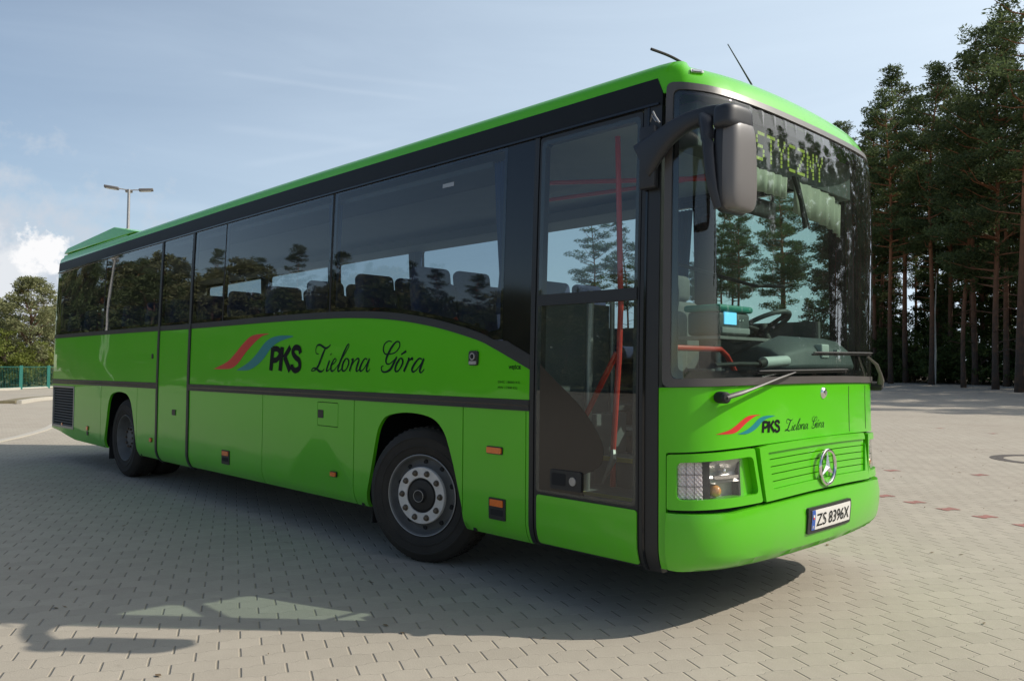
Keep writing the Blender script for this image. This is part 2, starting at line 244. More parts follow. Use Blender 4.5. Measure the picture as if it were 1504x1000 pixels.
SCRIPT = [([(-3.998, 1.581), (-4.039, 1.588), (-4.049, 1.622), (-4.028, 1.655), (-3.983, 1.662), (-3.938, 1.648), (-3.885, 1.632), (-3.842, 1.642), (-3.807, 1.662)], (0.0063, 0.0063, 0.0073, 0.0095, 0.0136, 0.0147, 0.0136, 0.0105, 0.0063)), ([(-3.892, 1.63), (-3.924, 1.589), (-3.961, 1.533), (-4.003, 1.474), (-4.054, 1.439), (-4.112, 1.429)], (0.0105, 0.0178, 0.0189, 0.0168, 0.0095, 0.0063)), ([(-4.118, 1.435), (-4.082, 1.456), (-4.032, 1.452), (-3.978, 1.43), (-3.933, 1.43), (-3.902, 1.45)], (0.0063, 0.0095, 0.0147, 0.0158, 0.0095, 0.0052)), ([(-3.818, 1.524), (-3.85, 1.47), (-3.863, 1.436), (-3.834, 1.438), (-3.8, 1.464)], (0.0147, 0.0158, 0.0147, 0.0073, 0.0052)), ([(-3.801, 1.583), (-3.795, 1.575)], (0.0147, 0.0147)), ([(-3.797, 1.477), (-3.748, 1.5), (-3.713, 1.527), (-3.735, 1.541), (-3.77, 1.511), (-3.793, 1.471), (-3.785, 1.437), (-3.75, 1.438), (-3.71, 1.463)], (0.0052, 0.0063, 0.0073, 0.0084, 0.0126, 0.0158, 0.0147, 0.0084, 0.0052)), ([(-3.71, 1.463), (-3.623, 1.541), (-3.544, 1.62), (-3.521, 1.656), (-3.543, 1.656), (-3.591, 1.6), (-3.643, 1.525), (-3.679, 1.464), (-3.678, 1.434), (-3.648, 1.441), (-3.619, 1.465)], (0.0052, 0.0063, 0.0073, 0.0073, 0.0095, 0.0147, 0.0168, 0.0168, 0.0136, 0.0073, 0.0052)), ([(-3.574, 1.534), (-3.609, 1.495), (-3.618, 1.45), (-3.59, 1.435), (-3.549, 1.457), (-3.52, 1.501), (-3.528, 1.531), (-3.56, 1.541), (-3.58, 1.527)], (0.0126, 0.0168, 0.0158, 0.0095, 0.0095, 0.0147, 0.0126, 0.0084, 0.0084)), ([(-3.482, 1.531), (-3.455, 1.534), (-3.474, 1.495), (-3.505, 1.436)], (0.0063, 0.0147, 0.0168, 0.0158)), ([(-3.492, 1.461), (-3.444, 1.512), (-3.394, 1.54), (-3.37, 1.528), (-3.394, 1.48), (-3.406, 1.444), (-3.387, 1.437), (-3.355, 1.457)], (0.0052, 0.0063, 0.0095, 0.0147, 0.0168, 0.0147, 0.0084, 0.0052)), ([(-3.25, 1.533), (-3.284, 1.539), (-3.324, 1.503), (-3.352, 1.46), (-3.341, 1.437), (-3.302, 1.453), (-3.256, 1.496), (-3.222, 1.538)], (0.0095, 0.0095, 0.0147, 0.0168, 0.0115, 0.0073, 0.0073, 0.0084)), ([(-3.216, 1.54), (-3.246, 1.488), (-3.257, 1.447), (-3.237, 1.435), (-3.206, 1.455)], (0.0136, 0.0168, 0.0147, 0.0084, 0.0052)), ([(-2.917, 1.671), (-2.962, 1.677), (-3.013, 1.655), (-3.03, 1.612), (-3.004, 1.577), (-2.939, 1.575), (-2.868, 1.589), (-2.819, 1.629), (-2.819, 1.664), (-2.86, 1.669), (-2.917, 1.63), (-2.969, 1.568), (-2.991, 1.525), (-2.977, 1.498), (-2.936, 1.5), (-2.889, 1.525), (-2.845, 1.555)], (0.0063, 0.0073, 0.0095, 0.0126, 0.0095, 0.0073, 0.0073, 0.0095, 0.0095, 0.0095, 0.0158, 0.0178, 0.0158, 0.0095, 0.0073, 0.0063, 0.0063)), ([(-2.852, 1.55), (-2.886, 1.504), (-2.93, 1.455), (-2.991, 1.434), (-3.04, 1.44), (-3.05, 1.471), (-3.022, 1.482)], (0.0126, 0.0168, 0.0158, 0.0105, 0.0105, 0.0084, 0.0052)), ([(-2.813, 1.534), (-2.849, 1.497), (-2.867, 1.456), (-2.848, 1.438), (-2.81, 1.456), (-2.773, 1.503), (-2.777, 1.534), (-2.802, 1.541), (-2.821, 1.527)], (0.0126, 0.0168, 0.0158, 0.0095, 0.0095, 0.0147, 0.0126, 0.0084, 0.0084)), ([(-2.795, 1.57), (-2.729, 1.596)], (0.0084, 0.0147)), ([(-2.709, 1.538), (-2.692, 1.539), (-2.711, 1.504), (-2.755, 1.439)], (0.0063, 0.0126, 0.0168, 0.0158)), ([(-2.719, 1.494), (-2.683, 1.527), (-2.652, 1.54), (-2.658, 1.527)], (0.0063, 0.0084, 0.0158, 0.0126)), ([(-2.534, 1.533), (-2.567, 1.539), (-2.616, 1.505), (-2.652, 1.46), (-2.638, 1.438), (-2.599, 1.453), (-2.546, 1.497), (-2.517, 1.537)], (0.0095, 0.0095, 0.0147, 0.0168, 0.0115, 0.0073, 0.0073, 0.0084)), ([(-2.51, 1.539), (-2.54, 1.484), (-2.557, 1.447), (-2.538, 1.434), (-2.501, 1.46)], (0.0147, 0.0178, 0.0147, 0.0084, 0.0052))]
# ---------- object helpers ----------
def link(name, me, m, parent=None):
    o = bpy.data.objects.new(name, me); COL.objects.link(o)
    if m is not None and not me.materials:
        for q in (m if isinstance(m, (list, tuple)) else [m]): me.materials.append(q)
    if parent: o.parent = parent
    return o
def tag(o, label=None, cat=None, group=None, kind=None):
    if label: o['label'] = label
    if cat: o['category'] = cat
    if group: o['group'] = group
    if kind: o['kind'] = kind
    return o
def empty(name, loc=(0, 0, 0), rz=0, **k):
    o = bpy.data.objects.new(name, None); COL.objects.link(o); o.location = loc; o.rotation_euler = (0, 0, rz); o.empty_display_size = .2
    return tag(o, **k)
def mesh(name, V, F, m, parent=None, ang=32, mi=None):
    me = bpy.data.meshes.new(name); me.from_pydata([tuple(v) for v in V], [], F); me.update()
    me.shade_smooth() if ang else None
    if ang: me.set_sharp_from_angle(angle=R(ang))
    if mi: me.polygons.foreach_set('material_index', mi)
    return link(name, me, m, parent)
class MB:                                             # collects simple solids into one mesh
    def __init__(s): s.V = []; s.F = []; s.I = []
    def add(s, V, F, i=0):
        b = len(s.V); s.V += [tuple(v) for v in V]; s.F += [tuple(b+k for k in f) for f in F]; s.I += [i]*len(F)
    def box(s, a, b, i=0, M_=None, bev=0.0):
        x0, y0, z0 = a; x1, y1, z1 = b
        if bev:
            bm = bmesh.new(); bmesh.ops.create_cube(bm, size=1)
            for v in bm.verts: v.co = Vector(((x0+x1)/2+v.co.x*(x1-x0), (y0+y1)/2+v.co.y*(y1-y0), (z0+z1)/2+v.co.z*(z1-z0)))
            bmesh.ops.bevel(bm, geom=bm.edges[:], offset=bev, segments=3, affect='EDGES', profile=.5)
            bm.verts.index_update(); V = [v.co.copy() for v in bm.verts]; F = [tuple(v.index for v in f.verts) for f in bm.faces]; bm.free()
        else:
            V = [Vector(p) for p in ((x0, y0, z0), (x1, y0, z0), (x1, y1, z0), (x0, y1, z0), (x0, y0, z1), (x1, y0, z1), (x1, y1, z1), (x0, y1, z1))]
            F = [(0, 3, 2, 1), (4, 5, 6, 7), (0, 1, 5, 4), (1, 2, 6, 5), (2, 3, 7, 6), (3, 0, 4, 7)]
        if M_: V = [M_ @ v for v in V]
        s.add(V, F, i); return s
    def tube(s, P, rad, n=10, i=0, caps=True, flat=1.0):
        P = [Vector(p) for p in P]; rs = rad if isinstance(rad, (list, tuple)) else [rad]*len(P)
        V = []; F = []; up = None
        for k, p in enumerate(P):
            t = (P[min(k+1, len(P)-1)]-P[max(k-1, 0)]).normalized()
            if up is None: up = Vector((0, 0, 1)) if abs(t.z) < .9 else Vector((1, 0, 0))
            a = t.cross(up).normalized(); b = a.cross(t).normalized(); up = b
            for j in range(n):
                w = 2*PI*j/n; V.append(p+a*math.cos(w)*rs[k]+b*math.sin(w)*rs[k]*flat)
        for k in range(len(P)-1):
            for j in range(n):
                F.append((k*n+j, k*n+(j+1) % n, (k+1)*n+(j+1) % n, (k+1)*n+j))
        if caps: F.append(tuple(reversed(range(n)))); F.append(tuple((len(P)-1)*n+j for j in range(n)))
        s.add(V, F, i); return s
    def lathe(s, prof, o, ax, n=48, i=0, close=False):   # prof: (radius, along axis)
        o = Vector(o); ax = Vector(ax).normalized(); a = ax.cross(Vector((0, 0, 1))); a = a.normalized() if a.length > .1 else Vector((1, 0, 0)); b = ax.cross(a)
        V = [o+ax*h+(a*math.cos(2*PI*j/n)+b*math.sin(2*PI*j/n))*r for r, h in prof for j in range(n)]
        F = [(k*n+j, k*n+(j+1) % n, (k+1)*n+(j+1) % n, (k+1)*n+j) for k in range(len(prof)-1) for j in range(n)]
        if close: F += [((len(prof)-1)*n+j, (len(prof)-1)*n+(j+1) % n, (j+1) % n, j) for j in range(n)]
        s.add(V, F, i); return s
    def build(s, name, m, parent=None, ang=32): return mesh(name, s.V, s.F, m, parent, ang, s.I if any(s.I) else None)
def inside(p, L_):
    x, y = p; c = False; n = len(L_)
    for i in range(n):
        x1, y1 = L_[i]; x2, y2 = L_[i-1]
        if (y1 > y) != (y2 > y) and x < (x2-x1)*(y-y1)/(y2-y1)+x1: c = not c
    return c
ULINES = [-12.14+.0*k for k in range(1)]+[-12.1, -12.0, -11.95, -9, -6, -4.5, -3, -1.5, -.6]+[-.47+.035*k for k in range(16)]+[.1+.12*k for k in range(16)]+[2*UC+.47-.035*k for k in range(16)]+[3.5, 5, 8, 11, 13.9, 14.0, 14.05]
ULINES = sorted(set([round(-13.4+.1*k, 3) for k in range(16)]+ULINES))
ZLINES = [.29, .325, .36, .39, .42, .46, .52, .6, .75, .9, 1.1, 1.3, 1.6, 1.9, 2.25, 2.6, 2.9, 3.0, 3.05, 3.1, 3.14, 3.17, 3.2, 3.225, 3.25]
def densify(loop):
    out = []; n = len(loop)
    for i in range(n):
        a = loop[i]; b = loop[(i+1) % n]; ts = {0.0}
        if abs(a[0]-b[0]) > 1e-6: ts |= {(q-a[0])/(b[0]-a[0]) for q in ULINES}
        if abs(a[1]-b[1]) > 1e-6: ts |= {(q-a[1])/(b[1]-a[1]) for q in ZLINES}
        ts = sorted(t for t in ts if 0 <= t < .9999); last = -1
        Lg = math.hypot(a[0]-b[0], a[1]-b[1])
        for t in ts:
            if t == 0 or ((t-max(last, 0))*Lg > .004 and (1-t)*Lg > .004): out.append((a[0]+(b[0]-a[0])*t, a[1]+(b[1]-a[1])*t)); last = t
    return out
def skin(name, outer, m, parent, holes=(), off=0.0, thick=.02, ang=32, fun=None, offf=None):
    loops = [densify(outer)]+[densify(h) for h in holes]
    P = [p for l_ in loops for p in l_]; E_ = []; b = 0
    for l_ in loops:
        E_ += [(b+i, b+(i+1) % len(l_)) for i in range(len(l_))]; b += len(l_)
    u0_, u1_ = min(p[0] for p in outer), max(p[0] for p in outer); z0_, z1_ = min(p[1] for p in outer), max(p[1] for p in outer)
    for q in [k for k in ULINES if u0_ < k < u1_]:
        for w in [k for k in ZLINES if z0_ < k < z1_]:
            if inside((q, w), loops[0]) and not any(inside((q, w), h) for h in loops[1:]):
                if min(abs(q-a[0])+abs(w-a[1]) for a in P) > .006: P.append((q, w))
    v2, e2, f2, _, _, _ = delaunay_2d_cdt([Vector(p) for p in P], E_, [], 0, 1e-6)
    tri = []
    for f in f2:
        c = (sum(v2[i].x for i in f)/3, sum(v2[i].y for i in f)/3)
        if inside(c, loops[0]) and not any(inside(c, h) for h in loops[1:]): tri.append(tuple(f))
    g = fun or surf
    fo = offf or (lambda a, b: off)
    V = [g(v.x, v.y, fo(v.x, v.y)) for v in v2]; n = len(V); F = list(tri)
    # orientation: outward normal test on the first triangle
    def flip(f): return tuple(reversed(f))
    a, b_, c = (Vector(V[i]) for i in tri[0]); nn = (b_-a).cross(c-a)
    o1 = Vector(g(v2[tri[0][0]].x, v2[tri[0][0]].y, fo(0, 0)+.1)); o0 = Vector(g(v2[tri[0][0]].x, v2[tri[0][0]].y, fo(0, 0)))
    # consistent winding in 2D first
    T = []
    for f in tri:
        A = (v2[f[1]]-v2[f[0]]).cross(v2[f[2]]-v2[f[0]]) if True else 0
        T.append(f if A > 0 else flip(f))
    f = T[0]; a, b_, c = (Vector(V[i]) for i in f)
    if (b_-a).cross(c-a).dot(o1-o0) < 0: T = [flip(f) for f in T]
    F = list(T)
    if thick:
        V += [g(v.x, v.y, fo(v.x, v.y)-thick) for v in v2]
        F += [tuple(n+i for i in flip(f)) for f in T]
        cnt = {}
        for f in T:
            for i in range(3): cnt[(f[i], f[(i+1) % 3])] = 1
        for (i, j) in list(cnt):
            if (j, i) not in cnt: F.append((j, i, n+i, n+j))
    return mesh(name, V, F, m, parent, ang)
def rect(u0_, u1_, z0_, z1_, r=0.0, n=5):
    if r <= 0: return [(u0_, z0_), (u1_, z0_), (u1_, z1_), (u0_, z1_)]
    out = []
    for cx, cy, a0 in ((u1_-r, z0_+r, -90), (u1_-r, z1_-r, 0), (u0_+r, z1_-r, 90), (u0_+r, z0_+r, 180)):
        for k in range(n+1):
            a = R(a0+90*k/n); out.append((cx+r*math.cos(a), cy+r*math.sin(a)))
    return out
def quadr(P, r, n=4):                                # rounded polygon
    out = []; m_ = len(P)
    for i in range(m_):
        p = Vector(P[i]); a = (Vector(P[i-1])-p); b = (Vector(P[(i+1) % m_])-p); ra = min(r, a.length*.45, b.length*.45)
        A = p+a.normalized()*ra; B = p+b.normalized()*ra
        for k in range(n+1):
            t = k/n; q = A*(1-t)**2+p*2*t*(1-t)+B*t*t; out.append((q.x, q.y))
    return out
def ribbon(P, wd, n=6):                              # pen stroke with changing width -> outline
    W_ = wd if isinstance(wd, (list, tuple)) else [wd]*len(P)
    C3 = catmull([(p[0], p[1], w) for p, w in zip(P, W_)], n if len(P) > 2 else 1) if len(P) > 2 else [(P[0][0], P[0][1], W_[0]), (P[1][0], P[1][1], W_[1])]
    l_, r_ = [], []
    for i, (x, y, w) in enumerate(C3):
        a = C3[max(i-1, 0)]; b = C3[min(i+1, len(C3)-1)]; t = math.hypot(b[0]-a[0], b[1]-a[1]) or 1
        nx, ny = -(b[1]-a[1])/t, (b[0]-a[0])/t
        l_.append((x+nx*w/2, y+ny*w/2)); r_.append((x-nx*w/2, y-ny*w/2))
    return l_, r_
def strokes(name, S_, m, parent, tf=lambda u, z: (u, z), sc=1.0, off=.003):
    V, F = [], []
    for j, (P, w) in enumerate(S_):
        l_, r_ = ribbon(P, w); b = len(V); o_ = off+.0003*(j % 3)
        for a, c in zip(l_, r_):
            V.append(surf(*tf(*a), o_)); V.append(surf(*tf(*c), o_))
        F += [(b+2*i, b+2*i+1, b+2*i+3, b+2*i+2) for i in range(len(l_)-1)]
    return mesh(name, V, F, m, parent, 0)
FONT = None
def text_uv(name, body, u, z, h, m, parent, off=.003, width=None, bold=0.0):
    """flat lettering laid on the body surface, left-bottom at (u, z), cap height h"""
    cu = bpy.data.curves.new(name, 'FONT'); cu.body = body; cu.size = 1; cu.resolution_u = 3; cu.offset = bold; cu.fill_mode = 'FRONT'
    o = bpy.data.objects.new(name, cu); COL.objects.link(o); dg = bpy.context.evaluated_depsgraph_get(); dg.update()
    me = bpy.data.meshes.new_from_object(o.evaluated_get(dg)); bpy.data.objects.remove(o)
    xs = [v.co.x for v in me.vertices]; ys = [v.co.y for v in me.vertices]; x0, x1 = min(xs), max(xs); s = h/.72; sx_ = (width/(x1-x0)) if width else s
    for v in me.vertices: v.co = surf(u+(v.co.x-x0)*sx_, z+v.co.y*s, off)
    me.materials.clear()
    return link(name, me, m, parent)
# ======================= THE COACH =======================
bus = empty('bus', label='bright green coach with red and teal stripe logo and dark windows, parked on the yard', cat='bus')
mir = lambda u: 2*UC-u
def mirp(L_): return [(mir(a), b) for a, b in L_]
BELT = [(-12.0, 1.92), (-9, 1.905), (-6.74, 1.89), (-4.86, 1.893), (-3.885, 1.888), (-3.46, 1.877), (-3.07, 1.856), (-2.71, 1.819), (-2.317, 1.756), (-1.927, 1.668), (-1.745, 1.605), (-1.395, 1.462)]
BELTS = catmull(BELT, 6)
def belt(u): return lut(BELTS, u)
def beltline(a, b, d=0.0, n=24):
    xs = sorted([p[0] for p in BELTS if a < p[0] < b]+[a, b]); return [(x, belt(x)+d) for x in xs]
ARCH = [(-.612, .30), (-.612, .36), (-.53, .65), (-.462, .92), (-.41, 1.02), (-.33, 1.085), (-.175, 1.118), (0, 1.128), (.19, 1.112), (.30, 1.075), (.385, 1.0), (.437, .90), (.50, .745), (.575, .52), (.622, .36), (.622, .30)]
ARCH = [(a, b) for a, b in catmull(ARCH, 3)]
FX, RX = -2.645, -8.893
def arch_pts(cx): return [(cx+a, b) for a, b in ARCH]
BOT = .335
def lower(u0_, u1_, arch=None, ztop=1.197, bot=None):
    b = bot or [(u0_, BOT), (u1_, BOT)]
    if arch is not None:
        A = [(x, z) for x, z in arch_pts(arch) if z > BOT+.001]
        b = [(u0_, BOT)]+[(A[0][0], BOT)]+A+[(A[-1][0], BOT)]+[(u1_, BOT)]
    return b+[(u1_, ztop), (u0_, ztop)]
G = M['green']
# --- dark liner behind every gap (one closed-looking inner shell, with the arches and the window band left open)
for sgn in (0, 1):
    P = [(-12.06, .5), (-11.0, .40)]+[(RX-.66, .37)]+[(x-.0, z+.02) for x, z in arch_pts(RX) if z > .37]+[(RX+.64, .37), (FX-.64, .37)]+[(x, z+.02) for x, z in arch_pts(FX) if z > .37]+[(FX+.64, .37), (-1.42, .37), (-1.42, 1.46)]
    P += list(reversed(beltline(-12.06, -1.42, .015)))
    if sgn: P = mirp(P)
    skin('body_liner', P, M['dark'], bus, off=-.028, thick=.012)
skin('body_liner', [(-.47, .37), (mir(-.47), .37), (mir(-.47), 1.37), (-.47, 1.37)], M['dark'], bus, holes=[[(f(-.298), .75), (f(.148), .755), (f(.148), .985), (f(-.298), .965)] for f in (lambda u: u, mir)], off=-.034, thick=.01)
# --- door side: panels
GR = rect(-11.855, -10.83, .535, 1.15, .03)
pn = skin('side_panel', [(-12.05, .50), (-11.5, .455), (-10.85, BOT+.02), (-9.645, BOT), (-9.645, 1.197), (-12.05, 1.197)], G, bus, holes=[GR], thick=.022)
skin('side_panel', lower(-9.635, -8.30, RX), G, bus, thick=.030)
skin('side_panel', lower(-8.29, -7.67), G, bus, thick=.022)
skin('luggage_door', lower(-6.712, -5.005), G, bus, thick=.022)
FL = rect(-4.0, -3.665, .955, 1.165, .015)
skin('luggage_door', lower(-4.995, -3.43), G, bus, holes=[FL], thick=.022)
skin('side_panel', lower(-3.42, -2.06, FX), G, bus, thick=.030)
skin('side_panel', lower(-2.05, -1.437), G, bus, thick=.022)
skin('corner_column', lower(-1.430, -1.402), G, bus, thick=.022)
ff = skin('fuel_flap', rect(-3.994, -3.671, .961, 1.159, .012), G, bus, thick=.015)
skin('latch', rect(-3.985, -3.90, 1.025, 1.095, .008), M['black'], ff, off=.004, thick=.008)
# upper panels under the windows
def upper(a, b): return [(a, 1.268), (b, 1.268)]+list(reversed(beltline(a, b)))
skin('side_panel', upper(-12.05, -7.67), G, bus, thick=.022)
skin('side_panel', upper(-6.712, -1.402), G, bus, thick=.022)
skin('corner_column', [(-12.20, 1.9), (-11.965, 1.9), (-11.965, 3.0), (-12.20, 3.0)], G, bus, thick=.03)
# trim strips
for a, b in ((-12.05, -7.665), (-6.716, -1.40)):
    t = skin('trim_strip', rect(a, b, 1.196, 1.266), M['black'], bus, off=.010, thick=.03)
    skin('trim_groove', rect(a, b, 1.226, 1.234), M['gloss_black'], t, off=.0115, thick=.004)
# belt strip below the glass (dark, follows the curve down to the door)
bl = beltline(-11.96, -1.402, .001)
skin('belt_strip', bl+[(-1.402, 1.56), (-1.62, 1.655)]+list(reversed(beltline(-11.96, -1.75, .058))), M['black'], bus, off=.006, thick=.03)
# middle service door
md = empty('emergency_door'); md.parent = bus
skin('door_panel', [(-7.61, .325), (-6.775, .322), (-6.775, 1.888), (-7.61, 1.893)], G, md, off=.002, thick=.025)
skin('catch', rect(-7.17, -7.075, .90, .965, .01), M['black'], md, off=.010, thick=.012)
skin('catch', rect(-7.845, -7.80, 1.56, 1.62, .01), M['black'], md, off=.008, thick=.01)
for a in (-7.64, -6.743):
    skin('post_strip', rect(a-.027, a+.027, .30, 3.0), M['black'], bus, off=.011, thick=.035)
# gutter band over the windows
gb = skin('gutter_band', [(-12.06, 2.985), (-.40, 2.985), (-.40, 3.06), (-.44, 3.148), (-12.06, 3.148)], M['band'], bus, off=.004, thick=.03)
skin('drip_rail', rect(-12.0, -.42, 2.987, 3.0), M['gloss_black'], gb, off=.016, thick=.012)
# --- window band: black surround with openings and one pane in each
def gb_(u): return belt(u)+.056 if u < -1.75 else 1.656
panes = [(-11.93, -9.665), (-9.645, -7.675), (-7.60, -6.79), (-6.70, -5.945), (-5.925, -3.86), (-3.825, -1.665)]
holes = []
for k, (a, b) in enumerate(panes):
    bt = [(x, z) for x, z in beltline(a, min(b, -1.76), .057)]
    if b > -1.76: bt.append((b, 1.665))
    outl = bt+[(b, 2.982), (a, 2.982)]
    w_ = skin('window', outl, M['glass_side'], bus, off=.002, thick=0)
    ins = .032
    bi = [(max(a+ins, min(b-ins, x)), z+.035) for x, z in bt if a+.02 < x < b-.02]
    hole = [(a+ins, bi[0][1])]+bi[1:-1]+[(b-ins, bi[-1][1]), (b-ins, 2.968), (a+ins, 2.968)]
    hole = quadr([(a+ins, bt[0][1]+.035)]+[p for p in bi if a+ins+.1 < p[0] < b-ins-.1]+[(b-ins, (bt[-1][1] if b < -1.8 else 1.70)+.035), (b-ins, 2.968), (a+ins, 2.968)], .04)
    skin('window_surround', outl, M['gloss_black'], w_, holes=[hole], off=-.004, thick=.02)
skin('end_pillar', [(-1.66, 1.64), (-1.40, 1.50), (-1.40, 2.984), (-1.66, 2.984)], M['gloss_black'], bus, off=.001, thick=.03)
for a in (-9.655, -5.935, -3.842):
    skin('window_gap', rect(a-.010, a+.012, 1.93, 2.984), M['rubber'], bus, off=.003, thick=.02)
skin('number_sticker', rect(-2.35, -2.22, 2.80, 2.83), M['steel'], bus, off=.0035, thick=0)
# --- entrance door
dr = empty('passenger_door'); dr.parent = bus
skin('door_post', rect(-1.40, -1.362, .34, 2.985), M['black'], bus, off=.006, thick=.05)
skin('door_post', [(-.528, .33), (-.402, .33), (-.402, 2.985), (-.528, 2.985)], M['black'], bus, off=.004, thick=.05)
skin('door_seal', rect(-.50, -.485, .34, 2.985), M['gloss_black'], bus, off=.009, thick=.008)
GLS = rect(-1.305, -.572, .705, 2.925, .03)
skin('door_frame', rect(-1.352, -.534, .345, 2.975, .02), M['black'], dr, holes=[GLS], off=.004, thick=.045)
dg_ = skin('door_glass', rect(-1.335, -.548, .69, 2.95, .03), M['glass_door'], dr, off=.006, thick=0)
skin('door_bar', rect(-1.335, -.548, 1.875, 1.945), M['black'], dr, off=.012, thick=.05)
skin('door_panel', rect(-1.325, -.538, .36, .672, .02), G, dr, off=.012, thick=.02)
sw = catmull([(-1.305, 1.50), (-1.20, 1.42), (-1.095, 1.345), (-.97, 1.25), (-.874, 1.153), (-.80, 1.05), (-.782, .985), (-.80, .91), (-.86, .865), (-.937, .835)], 5)
skin('brown_film', sw+[(-.937, .705), (-1.305, .705)], M['brown_film'], dr, off=.0075, thick=.001)
dh = skin('door_handle', rect(-1.20, -.945, .725, .845, .012), M['black'], dr, off=.020, thick=.012)
skin('handle_recess', rect(-1.185, -1.07, .75, .825, .01), M['dark'], dh, off=.0215, thick=.001)
skin('lock', [(-1.01+.027*math.cos(R(30*k)), .785+.027*math.sin(R(30*k))) for k in range(12)], M['steel'], dh, off=.026, thick=.006)
# --- front corner and front panels
CE = mir(-.398)
def frz(u): return 1.375+.020*max(0, 1-((u-UC)/1.45)**2)      # lower edge of the windshield frame
def frt(u): return 3.036+.070*min(1.2, abs((u-UC)/1.42))**2.2   # upper edge
NU = 29
def span(a, b, f, n=NU): return [(a+(b-a)*k/n, f(a+(b-a)*k/n)) for k in range(n+1)]
fp_ = [(-.398, .36), (-.353, .36), (-.353, 1.008)]+span(-.34, mir(-.34), lambda u: 1.012+.045*max(0, 1-((u-UC)/1.4)**2))+[(mir(-.353), 1.008), (mir(-.353), .36), (CE, .36), (CE, 1.37)]
fp_ += list(reversed(span(-.385, mir(-.385), lambda u: frz(u)-.003)))+[(-.398, 1.37)]
skin('front_panel', fp_, G, bus, thick=.03)
for q in (1.475, 1.845):
    skin('panel_seam', rect(q-.004, q+.004, 1.065, 1.37), M['dark'], bus, off=.0012, thick=.002)
fo_ = quadr(span(-.372, mir(-.372), frz)+list(reversed(span(-.372, mir(-.372), frt))), .11)
def fin(u, w=.046): return u
gi_ = quadr(span(-.326, mir(-.326), lambda u: frz(u)+.044)+list(reversed(span(-.326, mir(-.326), lambda u: frt(u)-.044))), .10)
ws = empty('windshield'); ws.parent = bus
skin('windshield_frame', fo_, M['frame_grey'], ws, holes=[gi_], off=.012, thick=.04)
go_ = quadr(span(-.345, mir(-.345), lambda u: frz(u)+.03)+list(reversed(span(-.345, mir(-.345), lambda u: frt(u)-.03))), .10)
skin('windshield_glass', go_, M['glass_front'], ws, off=.004, thick=0)
# inner black edge of the glass
gk_ = quadr(span(-.290, mir(-.290), lambda u: frz(u)+.085)+list(reversed(span(-.290, mir(-.290), lambda u: frt(u)-.066))), .10)
skin('glass_border', go_, M['gloss_black'], ws, holes=[gk_], off=-.004, thick=.01)
# --- roof edge and roof
RE = [(-13.30, 3.148), (-.445, 3.148), (-.405, 3.055), (-.376, 3.05), (-.376, 3.09)]+span(-.34, mir(-.34), lambda u: frt(u)+.004)+[(mir(-.376), 3.09), (mir(-.376), 3.05), (mir(-.405), 3.055), (mir(-.445), 3.148), (mir(-13.30), 3.148)]
rf = skin('roof', RE+[(mir(-13.30), 3.25), (-13.30, 3.25)], G, bus, thick=.02)
us = [-13.25+.05*k for k in range(28)]+[-11.8+.4*k for k in range(28)]+[-.6+.05*k for k in range(14)]+[.12+.1*k for k in range(10)]+[UC]
us = sorted(set(round(q, 4) for q in us if q <= UC)); V = []; F = []; TS = [0, .04, .1, .2, .4, .7, 1.0]
allu = us+[mir(q) for q in reversed(us[:-1])]
for q in allu:
    a = Vector(surf(q, 3.25)); cx = min(max(a.x, -11.2), -1.1); c = Vector((cx, YC, 0))
    kz = a.z/3.25
    for t in TS: V.append((a.x+(c.x-a.x)*t, a.y+(c.y-a.y)*t, (3.25+.075*(1-(1-t)**3.2))*kz))
n = len(TS)
for i in range(len(allu)-1):
    for j in range(n-1): F.append((i*n+j, (i+1)*n+j, (i+1)*n+j+1, i*n+j+1))
rt = mesh('roof_top', V, F, G, rf, 50)
# roof unit at the tail
ru = MB()
def ru_box(x0, x1, y0, z0, z1, zr, s0, s1, sy_):
    y1 = 2*YC-y0
    V = [(x0, y0, z0), (x1, y0, z0), (x1, y1, z0), (x0, y1, z0), (x0+s0, y0+sy_, zr), (x1-s1, y0+sy_, z1), (x1-s1, y1-sy_, z1), (x0+s0, y1-sy_, zr)]
    ru.add(V, [(0, 3, 2, 1), (4, 5, 6, 7), (0, 1, 5, 4), (1, 2, 6, 5), (2, 3, 7, 6), (3, 0, 4, 7)])
ru_box(-12.02, -8.9, .10, 3.06, 3.245, 3.215, .03, .30, .04)
ru_box(-11.98, -9.2, .17, 3.21, 3.275, 3.24, .02, .15, .01)
ru_box(-12.0, -8.80, .13, 3.235, 3.425, 3.335, .04, 1.05, .05)
o = ru.build('roof_air_unit', G, bus, 25); b_ = o.modifiers.new('b', 'BEVEL'); b_.width = .02; b_.segments = 2
